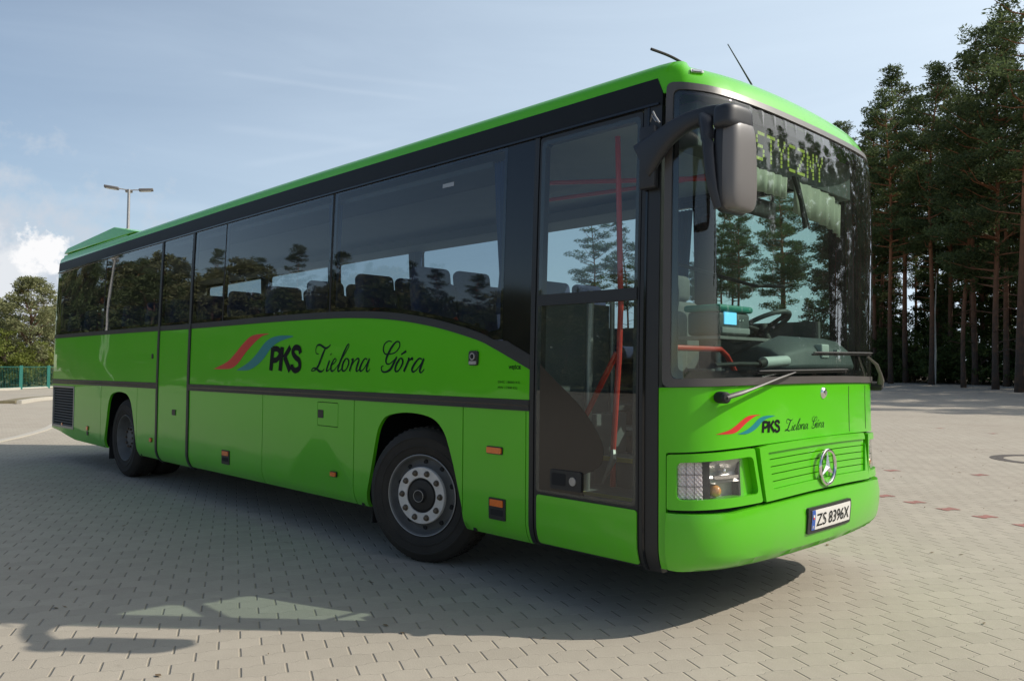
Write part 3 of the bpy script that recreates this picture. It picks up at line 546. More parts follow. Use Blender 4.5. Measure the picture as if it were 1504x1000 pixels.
# --- front lower: headlamp units, grille, bumper
for k, f in enumerate((lambda u: u, mir)):
    hu = empty('headlight'); hu.parent = bus
    O = quadr([(f(-.343), .700), (f(.296), .722), (f(.240), 1.030), (f(-.343), 1.004)], .018)
    H = quadr([(f(-.290), .757), (f(.262), .770), (f(.222), .985), (f(-.290), .962)], .035)
    skin('lamp_surround', O, G, hu, holes=[H], off=.012, thick=.075)
    H2 = [(f(-.300), .745), (f(.275), .758), (f(.235), .997), (f(-.300), .974)]
    skin('lamp_recess', [(f(.148), .75), (f(.275), .758), (f(.235), .997), (f(.148), .99)], G, hu, off=-.028, thick=.006)
    skin('lamp_housing', [(f(-.300), .745), (f(.150), .752), (f(.150), .995), (f(-.300), .974)], M['lamp_grey'], hu, off=-.082, thick=.006)
    skin('side_wall', [(f(.135), .75), (f(.150), .75), (f(.150), .992), (f(.135), .992)], M['rubber'], hu, off=-.026, thick=.05)
    # turn lamp: small fluted squares of clear plastic over a reflector
    V, F = [], []
    nx_, nz_ = 22, 30
    for a in range(nx_+1):
        for b in range(nz_+1):
            u_ = f(-.288+.150*a/nx_); z_ = .762+.2*b/nz_
            V.append(surf(u_, z_, -.022+.006*math.sin(a*1.57)*math.sin(b*1.57)+.003*((a*7+b*3) % 4)))
    for a in range(nx_):
        for b in range(nz_):
            q = (a*(nz_+1)+b, (a+1)*(nz_+1)+b, (a+1)*(nz_+1)+b+1, a*(nz_+1)+b+1); F.append(q if k == 0 else tuple(reversed(q)))
    tl = mesh('turn_lamp', V, F, mat('fluted_clear', (.93, .84, .84), .22, .0, var=.1, scale=90, spec=.8) if k == 0 else bpy.data.materials['fluted_clear'], hu, 0)
    for q in (-.288+.05, -.288+.10):
        skin('lamp_divider', rect(*sorted((f(q-.0012), f(q+.0012))), .765, .96), M['rubber'], tl, off=-.012, thick=.002)
    for q in (.83, .895):
        skin('lamp_divider', rect(*sorted((f(-.288), f(-.138))), q-.0012, q+.0012), M['rubber'], tl, off=-.0118, thick=.002)
    skin('lamp_strip', [(f(-.136), .757), (f(-.088), .757), (f(-.088), .985), (f(-.136), .985)], M['rubber'], hu, off=-.02, thick=.05)
    # main reflector bowl: upper half bright, amber fog bulb below
    c = Vector(surf(f(.02), .905, -.03)); nrm = (Vector(surf(f(.02), .905, .1))-c).normalized()
    bowl = MB(); bowl.lathe([(.0, -.055), (.05, -.045), (.075, -.022), (.086, .0), (.082, .002)], c, nrm, 40)
    skin('reflector_panel', quadr([(f(-.085), .842), (f(.146), .848), (f(.140), .975), (f(-.085), .965)], .02), M['lamp_grey'], hu, thick=.003, offf=lambda u, z: -.072+.035*((z-.905)/.06)**2+.02*(((u if f(1) == 1 else mir(u))-.03)/.11)**2)
    sh = skin('beam_shield', rect(*sorted((f(-.06), f(.12))), .868, .886, .004), M['chrome'], hu, off=-.012, thick=.02)
    c = Vector(surf(f(-.035), .800, -.040)); bu = MB(); bu.lathe([(.0, .030), (.016, .027), (.028, .017), (.034, 0), (.035, -.02), (0, -.025)], c, nrm, 28)
    bu.build('amber_bulb', M['amber'], hu)
    c = Vector(surf(f(.02), .91, -.05)); bb = MB(); bb.lathe([(0, .04), (.012, .035), (.016, .0), (.016, -.02), (0, -.02)], c, nrm, 20); bb.build('headlamp_bulb', M['chrome'], hu)
    skin('lens', [(f(-.292), .752), (f(.150), .757), (f(.140), .985), (f(-.292), .968)], M['lens'], hu, off=-.004, thick=0)
GL, GRR = .318, mir(.318)
gtop_ = lambda u: 1.008+.047*max(0, 1-((u-UC)/1.3)**2); gbot_ = lambda u: .703+.038*max(0, 1-((u-UC)/1.0)**2)
gl = [(GL, gbot_(GL))]+span(GL+.04, GRR-.04, gbot_)+[(GRR, gbot_(GRR)), (GRR-.05, gtop_(GRR)-.02), (GRR-.07, gtop_(GRR))]+list(reversed(span(GL+.07, GRR-.07, gtop_)))+[(GL-.045, gtop_(GL)-.01)]
gq = [(.372, .775), (mir(.372), .775), (mir(.345), .972), (.345, .972)]
gq = span(.395, mir(.395), lambda u: gbot_(u)+.060)+list(reversed(span(.355, mir(.355), lambda u: gtop_(u)-.043)))
gr = skin('grille', [p for p in gl], G, bus, holes=[gq], off=.020, thick=.05)
skin('grille_backing', [(a, b) for a, b in gq], M['dark'], gr, off=-.014, thick=.004)
for k in range(5):
    lo = lambda u, k=k: gbot_(u)+.060+(gtop_(u)-gbot_(u)-.103)*k/5+.002
    hi = lambda u, k=k: gbot_(u)+.060+(gtop_(u)-gbot_(u)-.103)*(k+1)/5-.0035
    e0 = .395-.04*(k+.5)/5
    skin('slat', span(e0+.004, mir(e0+.004), lo)+list(reversed(span(e0+.004, mir(e0+.004), hi))), G, gr, off=.006, thick=.014)
bmp = [(-.343, .365)]+span(-.30, mir(-.30), lambda u: .36)+[(mir(-.343), .365)]+[(mir(-.343), .686)]+list(reversed(span(-.335, mir(-.335), lambda u: .684+.036*max(0, min(1, (1.0-abs(u-UC))/.75))**.6 if abs(u-UC) < 1 else .684)))+[(-.343, .686)]
skin('bumper', bmp, G, bus, off=.030, thick=.08, offf=lambda u, z: .022+.014*math.sin(PI*min(1, max(0, (z-.36)/.33))))
# number plate
pc = UC-.035
np_ = skin('number_plate', quadr([(pc-.302, .487), (pc+.302, .487), (pc+.302, .645), (pc-.302, .645)], .02), M['black'], bus, off=.046, thick=.02)
skin('plate_face', rect(pc-.262, pc+.280, .508, .628, .006), M['plate_white'], np_, off=.049, thick=.002)
skin('plate_band', rect(pc-.262, pc-.222, .508, .628, .004), M['plate_blue'], np_, off=.0505, thick=.001)
text_uv('plate_letters', 'ZS', pc-.205, .528, .078, M['ink'], np_, .0515, .125)
text_uv('plate_letters', '8396X', pc-.045, .528, .078, M['ink'], np_, .0515, .30)
text_uv('plate_letters', 'PL', pc-.254, .516, .020, M['plate_white'], np_, .0515, .024)
skin('plate_flag', rect(pc-.252, pc-.234, .585, .600), M['plate_white'], np_, off=.0515, thick=.0005)
skin('plate_flag', rect(pc-.252, pc-.234, .573, .585), M['red'], np_, off=.0515, thick=.0005)
# star badge
em = MB(); ec = Vector(surf(UC-.035, .868, .034)); en = Vector((1, 0, 0))
em.lathe([(.106+.012*math.cos(R(30*k)), .012*math.sin(R(30*k))) for k in range(12)], ec, en, 48, close=True)
for k in range(3):
    a = R(90+120*k); d = Vector((0, -math.cos(a), math.sin(a))); s_ = d.cross(en)
    tip = ec+d*.104; a1 = ec+d.cross(en)*.0; l_ = R(60)
    w1 = ec+(d*math.cos(l_)+s_*math.sin(l_))*.026; w2 = ec+(d*math.cos(l_)-s_*math.sin(l_))*.026; top = ec+en*.016; bk = ec-en*.008
    em.add([w1, tip, w2, top, bk], [(0, 1, 3), (1, 2, 3), (0, 4, 1), (1, 4, 2)])
em.build('star_badge', M['chrome'], bus, 25)
lk = MB(); lc = Vector(surf(UC+.01, 1.332, .0)); lk.lathe([(0, .016), (.018, .016), (.030, .010), (.038, .0), (.034, -.004)], lc, (1, 0, 0), 24); lb = lk.build('front_lock', M['chrome'], bus)
lk2 = MB(); lk2.lathe([(0, .019), (.014, .019), (.015, .015)], lc, (1, 0, 0), 16); lk2.build('lock_cylinder', M['steel'], lb)
# --- small lamps and catches on the door side
def amber(name, a, b, z0_, z1_, m=M['orange']):
    o_ = skin(name, rect(a-.008, b+.008, z0_-.006, z1_+.006, .01), M['black'], bus, off=.006, thick=.01)
    skin('lamp_lens', rect(a, b, z0_, z1_, .008), m, o_, off=.016, thick=.012)
amber('side_indicator', -1.795, -1.655, .898, .938)
for a, b, z in ((-1.775, -1.615, .60), (-5.86, -5.685, .60)):
    o_ = skin('side_marker', rect(a, b, z-.145, z, .008), M['black'], bus, off=.008, thick=.012)
    skin('lamp_lens', rect(a+.015, b-.02, z-.055, z-.010, .006), M['orange'], o_, off=.014, thick=.01)
    skin('step_recess', rect(a+.02, b-.02, z-.115, z-.075, .006), M['dark'], o_, off=.0095, thick=.002)
amber('side_reflector', -3.76, -3.68, .54, .575); amber('side_reflector', -7.83, -7.775, .545, .59); amber('side_reflector', -10.20, -10.14, .545, .60)
skin('catch', rect(-10.20, -10.14, .47, .53, .01), M['black'], bus, off=.008, thick=.01)
cm = skin('door_lock', rect(-1.995, -1.90, 1.49, 1.592, .02), M['black'], bus, off=.012, thick=.015)
skin('lock_plate', rect(-1.985, -1.91, 1.497, 1.520, .006), M['steel'], cm, off=.018, thick=.006)
skin('lock_knob', [(-1.948+.026*math.cos(R(24*k)), 1.552+.026*math.sin(R(24*k))) for k in range(15)], M['steel'], cm, off=.022, thick=.010)
skin('lock_hole', [(-1.948+.017*math.cos(R(24*k)), 1.552+.017*math.sin(R(24*k))) for k in range(15)], M['dark'], cm, off=.0235, thick=.003)
# tail vent
vg = skin('vent_grille', rect(-11.875, -10.81, .515, 1.165, .03), M['steel'], bus, holes=[rect(-11.84, -10.845, .55, 1.135, .02)], off=.006, thick=.02)
skin('vent_backing', rect(-11.86, -10.83, .53, 1.15), M['dark'], vg, off=-.045, thick=.005)
for k in range(14):
    z = .555+.0415*k; skin('vent_slat', rect(-11.845, -10.84, z, z+.017), M['lining_dark'], vg, off=-.004, thick=.02)
skin('vent_reflector', rect(-11.40, -11.35, .55, .585), M['orange'], vg, off=.008, thick=.006)
# --- lettering
def lettering(tf, off, grp):
    lg = empty('logo'); lg.parent = bus
    skin('red_swoosh', [tf(*p) for p in catmull(RED+[RED[0]], 4)[:-1]], M['logo_red'], lg, off=off, thick=0)
    skin('teal_swoosh', [tf(*p) for p in catmull(BLUE+[BLUE[0]], 4)[:-1]], M['logo_blue'], lg, off=off, thick=0)
    strokes('block_letters', [(P, w*1.14) for P, w in PKS], M['ink'], lg, tf, off=off+.0006)
    SCR = [(P, tuple(w*1.4 for w in ws)) for P, ws in SCRIPT]
    strokes('script_word', SCR[:12], M['script_ink'], lg, tf, off=off); strokes('script_word', SCR[12:], M['script_ink'], lg, tf, off=off)
lettering(lambda u, z: (u, z), .0015, 1)
FK = 1.115/3.60
lettering(lambda u, z: (-.055+(u+6.104)*FK, 1.113+(z-1.43)*FK*.95), .0015, 2)
text_uv('fine_print', 'DMC 18000 KG', -1.70, 1.372, .016, M['ink'], bus, .002, .21)
text_uv('fine_print', 'MW 11900 KG', -1.70, 1.335, .016, M['ink'], bus, .002, .185)
text_uv('fine_print', 'WEJŚCIE', -1.60, 1.468, .022, M['ink'], bus, .002, .115, bold=.03)
# --- left side of the body (away from the camera) and the tail
skin('side_panel', mirp([(-12.05, .5), (-10.85, .36), (RX-.7, BOT)]+[(x, max(z, BOT)) for x, z in arch_pts(RX)]+[(RX+.7, BOT), (FX-.7, BOT)]+[(x, max(z, BOT)) for x, z in arch_pts(FX)]+[(FX+.7, BOT), (-.40, BOT), (-.40, 1.37), (-1.45, 1.47)]+list(reversed(beltline(-12.05, -1.5)))), G, bus, thick=.025)
lp = [(-11.9, -9.7), (-9.6, -7.7), (-7.6, -5.8), (-5.7, -3.9), (-3.8, -1.75)]
skin('window_surround', mirp([(-12.0, 1.90)]+beltline(-11.9, -1.5)+[(-.40, 1.40), (-.40, 2.985), (-12.0, 2.985)]), M['gloss_black'], bus, holes=[mirp(quadr([(a, 1.97), (b, 1.97 if b < -3 else 1.75), (b, 2.93), (a, 2.93)], .05)) for a, b in lp]+[mirp(quadr([(-1.55, 1.52), (-.52, 1.45), (-.52, 2.93), (-1.55, 2.93)], .05))], off=-.002, thick=.05)
for a, b in lp+[(-1.6, -.5)]:
    skin('window', mirp([(a-.03, 1.93 if b < -3 else (1.72 if b < -1 else 1.43)), (b+.03, 1.93 if b < -3 else (1.72 if b < -1 else 1.42)), (b+.03, 2.96), (a-.03, 2.96)]), M['glass_side'] if b < -1 else M['glass_front'], bus, off=.002, thick=0)
skin('gutter_band', mirp([(-12.06, 2.985), (-.40, 2.985), (-.40, 3.06), (-.44, 3.148), (-12.06, 3.148)]), M['black'], bus, off=.004, thick=.03)
for f in (lambda u: u, mir):
    skin('rear_panel', [(f(-13.30), .5), (f(-12.055), .5), (f(-12.055), 1.9), (f(-13.30), 1.9)], G, bus, thick=.03)
    skin('rear_panel', [(f(-13.30), 3.0), (f(-12.1), 3.0), (f(-12.1), 3.155), (f(-13.30), 3.155)], G, bus, thick=.03)
    skin('rear_window', [(f(-13.30), 1.9), (f(-12.2), 1.9), (f(-12.2), 3.0), (f(-13.30), 3.0)], M['gloss_black'], bus, thick=.02)
skin('corner_column', mirp([(-12.20, 1.9), (-11.965, 1.9), (-11.965, 3.0), (-12.20, 3.0)]), G, bus, thick=.03)
# --- chassis: under floor, cabin floor, wheel wells
ch = MB()
for x0, x1 in ((-11.8, RX-.66), (RX+.66, FX-.66), (FX+.66, -.55)):
    ch.box((x0, .06, .40 if x0 > -11 else .5), (x1, 2.49, .44 if x0 > -11 else .54))
for cx in (RX, FX):
    ch.box((cx-.70, .72, .42), (cx+.70, 1.83, .47))
    for y0, y1 in ((.70, .73), (1.82, 1.85)): ch.box((cx-.70, y0, .42), (cx+.70, y1, 1.16))
    for x0 in (cx-.70, cx+.67): ch.box((x0, .035, .34), (x0+.03, .70, 1.14)); ch.box((x0, 1.85, .34), (x0+.03, 2.51, 1.14))
ch.box((-.60, .15, .44), (-.45, 2.4, .62)); 
ch.build('chassis', M['dark'], bus)
axl = MB(); axl.tube([(RX, .3, .5), (RX, 2.25, .5)], .07); axl.tube([(FX, .3, .48), (FX, 2.25, .48)], .06); axl.build('axle', M['dark'], bus)
fl = MB(); fl.box((-11.9, .05, 1.14), (-1.75, 2.50, 1.18)); fl.box((-1.75, 1.05, .98), (-.30, 2.48, 1.02)); fl.box((-1.42, .06, .40), (-.45, 1.05, .43))
fl.build('cabin_floor', M['floor_in'], bus)
st = MB(); st.box((-1.60, .35, .43), (-.50, 1.05, .66)); st.box((-1.75, .68, .66), (-.50, 1.05, .86)); st.box((-1.9, .06, .40), (-1.42, 1.05, 1.15))
sp = st.build('entrance_steps', M['lining_dark'], bus)
se = MB(); se.box((-1.40, .338, .635), (-.50, .352, .664)); se.box((-1.40, .668, .835), (-.50, .682, .864)); se.build('step_edge', M['yellow'], sp)
# --- wheels
def wheel(cx, steer, right=True, rear=False, full=True):
    w = empty('wheel', (cx+(.062 if not rear else 0), (.055 if not rear else .075) if right else 2*YC-(.055 if not rear else .075), .508)); w.parent = bus
    s = -1 if right else 1; w.rotation_euler = (0, 0, steer)
    def ax(h): return h
    A = (0, s, 0)
    ty = MB(); wd = .29
    prof = [(.300, -.012), (.318, .004), (.345, .010), (.362, .013), (.366, .018), (.376, .018), (.380, .014), (.40, .016), (.428, .015), (.432, .019), (.440, .018), (.445, .012), (.478, -.004), (.497, -.022), (.506, -.045), (.508, -.07), (.508, -.125), (.500, -.129), (.500, -.137), (.508, -.141), (.508, -.20), (.506, -.245), (.49, -.275), (.45, -.29), (.30, -.28)]
    ty.lathe(prof, (0, 0, 0), A, 72)
    for k in range(60):                                # tread blocks cut as shallow ribs on the shoulder
        a = 2*PI*k/60
        if k % 1 == 0:
            M_ = Matrix.Rotation(a, 4, 'Y')
            ty.box((-.006, min(s*-.046, s*-.10), .503), (.018, max(s*-.046, s*-.10), .5125), M_=M_)
            ty.box((-.018, min(s*-.155, s*-.235), .503), (.006, max(s*-.155, s*-.235), .5125), M_=M_)
    t = ty.build('tyre', M['tyre'], w, 40)
    if rear:
        rb = MB(); rb.lathe([(.303, -.006), (.300, .004), (.292, .004), (.286, -.012), (.272, -.05), (.262, -.10), (.245, -.13), (.20, -.145), (.15, -.15), (.15, -.09), (.14, -.07), (.09, -.06), (.0, -.06)], (0, 0, 0), A, 56); r_ = rb.build('rim', M['rim_dark'], w, 40)
    else:
        rb = MB(); rb.lathe([(.303, -.010), (.303, .002), (.298, .006), (.292, .002), (.289, -.012), (.283, -.045), (.265, -.060), (.240, -.052), (.222, -.024), (.214, -.010)], (0, 0, 0), A, 56); r_ = rb.build('rim', M['rim_dark'], w, 40)
        lip = MB(); lip.lathe([(.3045+.004*math.cos(R(45*k)), .006+.004*math.sin(R(45*k))) for k in range(8)], (0, 0, 0), A, 56, close=True); lip.build('rim_edge', M['steel'], r_)
        hp = MB(); hp.lathe([(.214, -.024), (.214, .006), (.209, .012), (.135, .012), (.131, .008), (.131, -.01)], (0, 0, 0), A, 56); hub = hp.build('hub_plate', M['rim_grey'], w, 40)
        hr = MB(); hr.lathe([(.131, -.006), (.128, .006), (.122, .006), (.118, -.002), (.115, .008), (.100, .012), (.055, .016), (.048, .03), (.043, .046), (.036, .050), (.030, .046), (.0, .044)], (0, 0, 0), A, 48); hr.build('hub_cap', M['hub_dark'], w, 40)
        hc = MB(); hc.lathe([(.043+.0028*math.cos(R(60*k)), .047+.0028*math.sin(R(60*k))) for k in range(6)], (0, 0, 0), A, 36, close=True); hc.build('hub_ring', M['steel'], hub)
    holes_ = []; nuts = []
    for k in range(10):
        a = 2*PI*(k+.5 if not rear else k)/10
        if not rear:
            c = Vector((.172*math.cos(a+R(18)), s*.012, .172*math.sin(a+R(18))))
            nb = MB(); nuts.append(nb); nb.lathe([(.024, 0), (.024, .003), (.021, .005), (.0175, .006), (.0165, .020), (.011, .023), (0, .024)], c, A, 12)
            c2 = Vector((.246*math.cos(a), s*-.047, .246*math.sin(a))); dk = MB(); holes_.append(dk); dk.lathe([(0, .004), (.016, .004), (.020, -.004)], c2, A, 14)
        else:
            c = Vector((.118*math.cos(a), s*-.062, .118*math.sin(a))); nb = MB(); nuts.append(nb); nb.lathe([(.016, 0), (.015, .022), (0, .025)], c, A, 8)
            c2 = Vector((.215*math.cos(a), s*-.137, .215*math.sin(a))); dk = MB(); holes_.append(dk); dk.lathe([(0, .004), (.022, .004), (.026, -.004)], c2, A, 12)
    [q.build('rim_hole', M['dark'], r_) for q in holes_]; [nb.build('wheel_nut', M['rust'], w) for nb in nuts]
    if full and rear:
        t2 = MB(); t2.lathe([(r, h-.33) for r, h in prof], (0, 0, 0), A, 56); t2.build('tyre', M['tyre'], w, 40)
    return w
wheel(FX, R(17)); wheel(RX, 0, rear=True); wheel(FX, R(17), False); wheel(RX, 0, False, True)
mf = MB(); mf.box((FX-.63, .08, .20), (FX-.615, .36, .62)); mf.box((RX-.62, .08, .18), (RX-.605, .62, .62)); 
mf.build('mudflap', M['rubber'], bus)
# --- door-side mirror
mr_ = empty('mirror'); mr_.parent = bus
ap = [(-.50, -.012, 2.665), (-.40, -.025, 2.725), (-.30, -.04, 2.775), (-.18, -.05, 2.812), (-.06, -.05, 2.822), (.04, -.045, 2.812), (.095, -.03, 2.775), (.10, -.02, 2.70)]
def slab(name, P, wz, wn, m, parent, n=16):
    """arm: rounded rectangular section swept along P; wz height, wn depth"""
    V, F = [], []; C3 = catmull([tuple(p)+(a, b) for p, a, b in zip(P, wz, wn)], 6)
    for k, q in enumerate(C3):
        p = Vector(q[:3]); t = (Vector(C3[min(k+1, len(C3)-1)][:3])-Vector(C3[max(k-1, 0)][:3])).normalized()
        sd_ = Vector((t.y, -t.x, 0)); sd_ = sd_.normalized() if sd_.length > .2 else Vector((.6, -.8, 0)); up_ = sd_.cross(t).normalized()
        if up_.z < 0 and abs(t.z) < .9: up_ = -up_
        for j in range(n):
            a = 2*PI*j/n; ca, sa = math.cos(a), math.sin(a); e = .55
            V.append(p+up_*(abs(sa)**e*math.copysign(1, sa))*q[3]/2+sd_*(abs(ca)**e*math.copysign(1, ca))*q[4]/2)
    for k in range(len(C3)-1):
        for j in range(n): F.append((k*n+j, (k+1)*n+j, (k+1)*n+(j+1) % n, k*n+(j+1) % n))
    F.append(tuple(range(n))); F.append(tuple(reversed([(len(C3)-1)*n+j for j in range(n)])))
    return mesh(name, V, F, m, parent, 50)
arm = slab('mirror_arm', ap, [.24, .17, .125, .10, .09, .09, .09, .08], [.05, .06, .06, .07, .09, .10, .10, .10], M['arm'], mr_)
rt_ = MB(); rt_.box((-.52, -.026, 2.50), (-.41, .02, 2.86), bev=.012); rt_.build('mirror_bracket', M['arm'], mr_)
dl = slab('arm_leg', [(-.05, -.07, 2.80), (-.01, -.125, 2.73), (.02, -.150, 2.55), (.04, -.155, 2.42), (.065, -.14, 2.30)], [.08, .065, .055, .05, .04], [.08, .065, .055, .05, .04], M['arm'], mr_)
wi = MB(); wi.tube([(-.43, -.02, 2.90), (-.40, -.05, 2.92), (-.37, -.07, 2.88), (-.34, -.075, 2.84)], .006, 6); wi.tube([(-.44, -.02, 2.88), (-.40, -.06, 2.895), (-.36, -.08, 2.85)], .004, 6); wi.build('mirror_cable', M['steel'], mr_)
def housing(name, c, fx_, w, h, d, m, parent, z0f=.86, e1=.5):
    """convex shell: facing direction angle fx_, width w, height h, depth d"""
    f_ = Vector((math.cos(fx_), math.sin(fx_), 0)); s_ = Vector((-math.sin(fx_), math.cos(fx_), 0)); V, F = [], []; na, nb_ = 28, 30
    for i in range(nb_+1):
        ph = PI*i/nb_-PI/2; zz = math.copysign(abs(math.sin(ph))**e1, math.sin(ph)); rw = abs(math.cos(ph))**.28 if abs(math.cos(ph)) > 1e-6 else 0
        wsc = 1-.05*zz
        for j in range(na):
            a = 2*PI*j/na; ca, sa = math.cos(a), math.sin(a)
            ee = .55
            fd = abs(ca)**ee*math.copysign(1, ca); sdv = abs(sa)**ee*math.copysign(1, sa)
            V.append(Vector(c)+f_*fd*d*rw*(1 if ca > 0 else .35)+s_*sdv*w/2*rw*wsc+Vector((0, 0, zz*h/2)))
    for i in range(nb_):
        for j in range(na): F.append((i*na+j, i*na+(j+1) % na, (i+1)*na+(j+1) % na, (i+1)*na+j))
    return mesh(name, V, F, m, parent, 60)
hs = housing('mirror_housing', (.09, -.010, 2.530), R(-4), .245, .47, .075, M['mirror_grey'], mr_)
housing('mirror_rim', (.06, -.010, 2.530), R(-4), .26, .485, .05, M['arm'], mr_)
cap = housing('mirror_cap', (.07, -.03, 2.775), R(-4), .25, .13, .085, M['arm'], mr_)
mg = MB(); mg.box((.030, -.125, 2.33), (.036, .09, 2.72)); mg.build('mirror_glass', M['chrome'], mr_)
# --- wipers
def wiper(pu, pz, mid, eu, ez, b0, b1, side):
    wp = empty('wiper'); wp.parent = bus
    p0 = Vector(surf(pu, pz, .05)); 
    hb = MB(); hb.lathe([(.0, .035), (.022, .033), (.032, .022), (.034, -.03), (.03, -.06)], p0, (Vector(surf(pu, pz, .15))-p0), 20); hb.build('wiper_pivot', M['rubber'], wp)
    am = MB(); pts = [Vector(surf(u, z, o_)) for u, z, o_ in [(pu, pz, .065)]+mid+[(eu, ez, .035)]]
    am.tube(pts, [.026, .024]+[.013]*(len(pts)-3)+[.008], 8, flat=.6); am.build('wiper_arm', M['frame_grey'], wp)
    bd = MB(); nb = 14; P = [Vector(surf(b0[0]+(b1[0]-b0[0])*k/nb, b0[1]+(b1[1]-b0[1])*k/nb, .030)) for k in range(nb+1)]
    bd.tube(P, [.006]+[.010]*(nb-1)+[.006], 6, flat=.7)
    bd.tube([p+Vector((-.012, 0, -.012)) for p in P], .006, 5)
    bd.build('wiper_blade', M['rubber'], wp)
wiper(-.034, 1.322, [(.06, 1.345, .07), (.16, 1.37, .07), (.40, 1.425, .055)], .62, 1.462, (.26, 1.468), (1.37, 1.482), 0)
wiper(mir(-.06), 1.36, [(mir(-.02), 1.40, .07), (mir(.06), 1.45, .07), (mir(.18), 1.52, .06)], mir(.34), 1.575, (.86, 1.585), (1.92, 1.600), 1)
# --- aerials and roof marker lamps
for P, r_ in (([(-.36, .255, 3.19), (-.36, .235, 3.235), (-.375, .18, 3.262), (-.40, .09, 3.282), (-.43, -.03, 3.292)], [.012, .009, .008, .007, .006]), ([(-.35, .99, 3.26), (-.36, .975, 3.33), (-.37, .70, 3.515)], [.012, .006, .003])):
    a_ = MB(); a_.tube(catmull([tuple(p) for p in P], 5) if len(P) > 3 else P, ([r_[0]]*3+[.008]*50)[:len(catmull(P, 5))] if len(P) > 3 else r_, 8); a_.build('aerial', M['rubber'], bus)
for f in (lambda u: u, mir):
    rm = skin('roof_marker', rect(*sorted((f(-.20), f(-.09))), 3.165, 3.19, .006), M['white'], bus, off=.014, thick=.02)
    skin('marker_lens', rect(*sorted((f(-.185), f(-.105))), 3.169, 3.186, .004), M['orange'] if f is mir else M['reflector'], rm, off=.020, thick=.008)
# ======================= CABIN =======================
cl = MB(); cl.box((-11.9, .10, 3.03), (-.45, 2.45, 3.06)); cl.build('ceiling', M['lining'], bus)
rk = MB(); rk.box((-11.8, 2.05, 2.90), (-1.9, 2.44, 2.94)); rk.box((-11.8, .12, 2.90), (-1.9, .50, 2.94)); rk.box((-11.8, 2.03, 2.90), (-1.9, 2.06, 2.99)); rk.box((-11.8, .49, 2.90), (-1.9, .52, 2.99)); rk.build('luggage_rack', M['lining_dark'], bus)
sill = MB(); sill.box((-11.95, 2.42, 1.16), (-.6, 2.50, 1.86)); sill.box((-11.95, .05, 1.16), (-2.1, .10, 1.50)); sill.build('wall_lining', M['lining_dark'], bus)
bw = MB(); bw.box((-11.95, .1, 1.15), (-11.9, 2.45, 3.05)); bw.build('rear_wall', M['lining_dark'], bus)
def seat_shape(m):
    mb = MB(); mb.box((-.10, -.215, .42), (.02, .215, 1.00), bev=.05); mb.box((-.11, -.19, .95), (.0, .19, 1.125), bev=.05); return mb
def make_seat(mt):
    st_ = empty('seat'); st_.parent = bus
    seat_shape(0).build('backrest', mt, st_, 50)
    q = MB(); q.box((-.02, -.215, .33), (.42, .215, .46), bev=.04); q.build('cushion', mt, st_, 50)
    q = MB(); q.tube([(.02, -.18, .0), (.02, -.18, .35)], .02, 8); q.tube([(.30, -.18, .0), (.30, -.18, .35)], .02, 8); q.tube([(-.08, .24, .62), (.2, .24, .62)], .018, 8); q.build('seat_leg', M['rubber'], st_)
    return st_
s0 = make_seat(M['seat']); first = True
for i in range(12):
    x = -2.62-.80*i
    for y in (.32, .76, 1.78, 2.22):
        if first: t = s0; first = False
        else:
            t = s0.copy(); COL.objects.link(t); t.parent = bus
            for c_ in s0.children: q = c_.copy(); COL.objects.link(q); q.parent = t
        t.location = (x+random.Random(i*7+int(y*10)).uniform(-.03, .03), y, 1.17); t.rotation_euler = (0, R(-8), 0)
ds = empty('driver_seat', (-1.55, 1.95, 1.02)); ds.parent = bus
q = MB(); q.box((-.10, -.25, .40), (.05, .25, 1.02), bev=.06); q.box((-.09, -.15, 1.02), (.02, .15, 1.24), bev=.05); q.build('backrest', M['seat_grey'], ds, 50)
q = MB(); q.box((-.02, -.26, .32), (.48, .26, .46), bev=.05); q.build('cushion', M['seat_grey'], ds, 50)
gs = empty('guide_seat', (-1.15, 1.22, .98)); gs.parent = bus
q = MB(); q.box((-.12, -.22, .35), (.03, .22, .93), bev=.06); q.box((-.10, -.15, .93), (.0, .15, 1.14), bev=.05); q.build('backrest', M['seat_grey'], gs, 50)
# dashboard
dk = empty('dashboard'); dk.parent = bus
q = MB(); V = []; F = []
ff_ = skin('dash_shelf', [(-.30, 1.38), (mir(-.30), 1.38), (mir(-.30), 1.45), (-.30, 1.45)], M['dash_black'], dk, off=-.06, thick=.05)
q.box((-.50, .30, 1.36), (-.24, 2.25, 1.455), bev=.02); q.box((-.52, .16, .98), (-.30, 2.40, 1.37)); q.build('dash_top', M['dash_black'], dk)
q = MB(); prof = [(-.80, 1.46), (-.30, 1.46), (-.26, 1.50), (-.30, 1.62), (-.38, 1.69), (-.50, 1.72), (-.72, 1.64), (-.80, 1.60)]
ys = [1.30, 1.36, 1.62, 2.30, 2.38]; sc_ = [.80, .93, 1.0, 1.0, .93]; V = []; F = []
for y, s_ in zip(ys, sc_):
    for a, b in prof: V.append((-.55+(a+.55)*s_, y, 1.46+(b-1.46)*(s_ if b > 1.46 else 1)*(.82 if y < 1.5 else 1)))
n = len(prof)
for i in range(len(ys)-1):
    for j in range(n): F.append((i*n+j, i*n+(j+1) % n, (i+1)*n+(j+1) % n, (i+1)*n+j))
F += [tuple(reversed(range(n))), tuple((len(ys)-1)*n+j for j in range(n))]
o_ = mesh('instrument_binnacle', V, F, M['dash'], dk, 35); b_ = o_.modifiers.new('b', 'BEVEL'); b_.width = .018; b_.segments = 3
q = MB(); q.box((-.33, 1.80, 1.56), (-.27, 1.92, 1.66), bev=.01); q.build('note_clip', M['white'], dk)
q = MB(); q.box((-.31, 2.06, 1.585), (-.275, 2.09, 1.625)); q.build('switch', M['white'], dk)
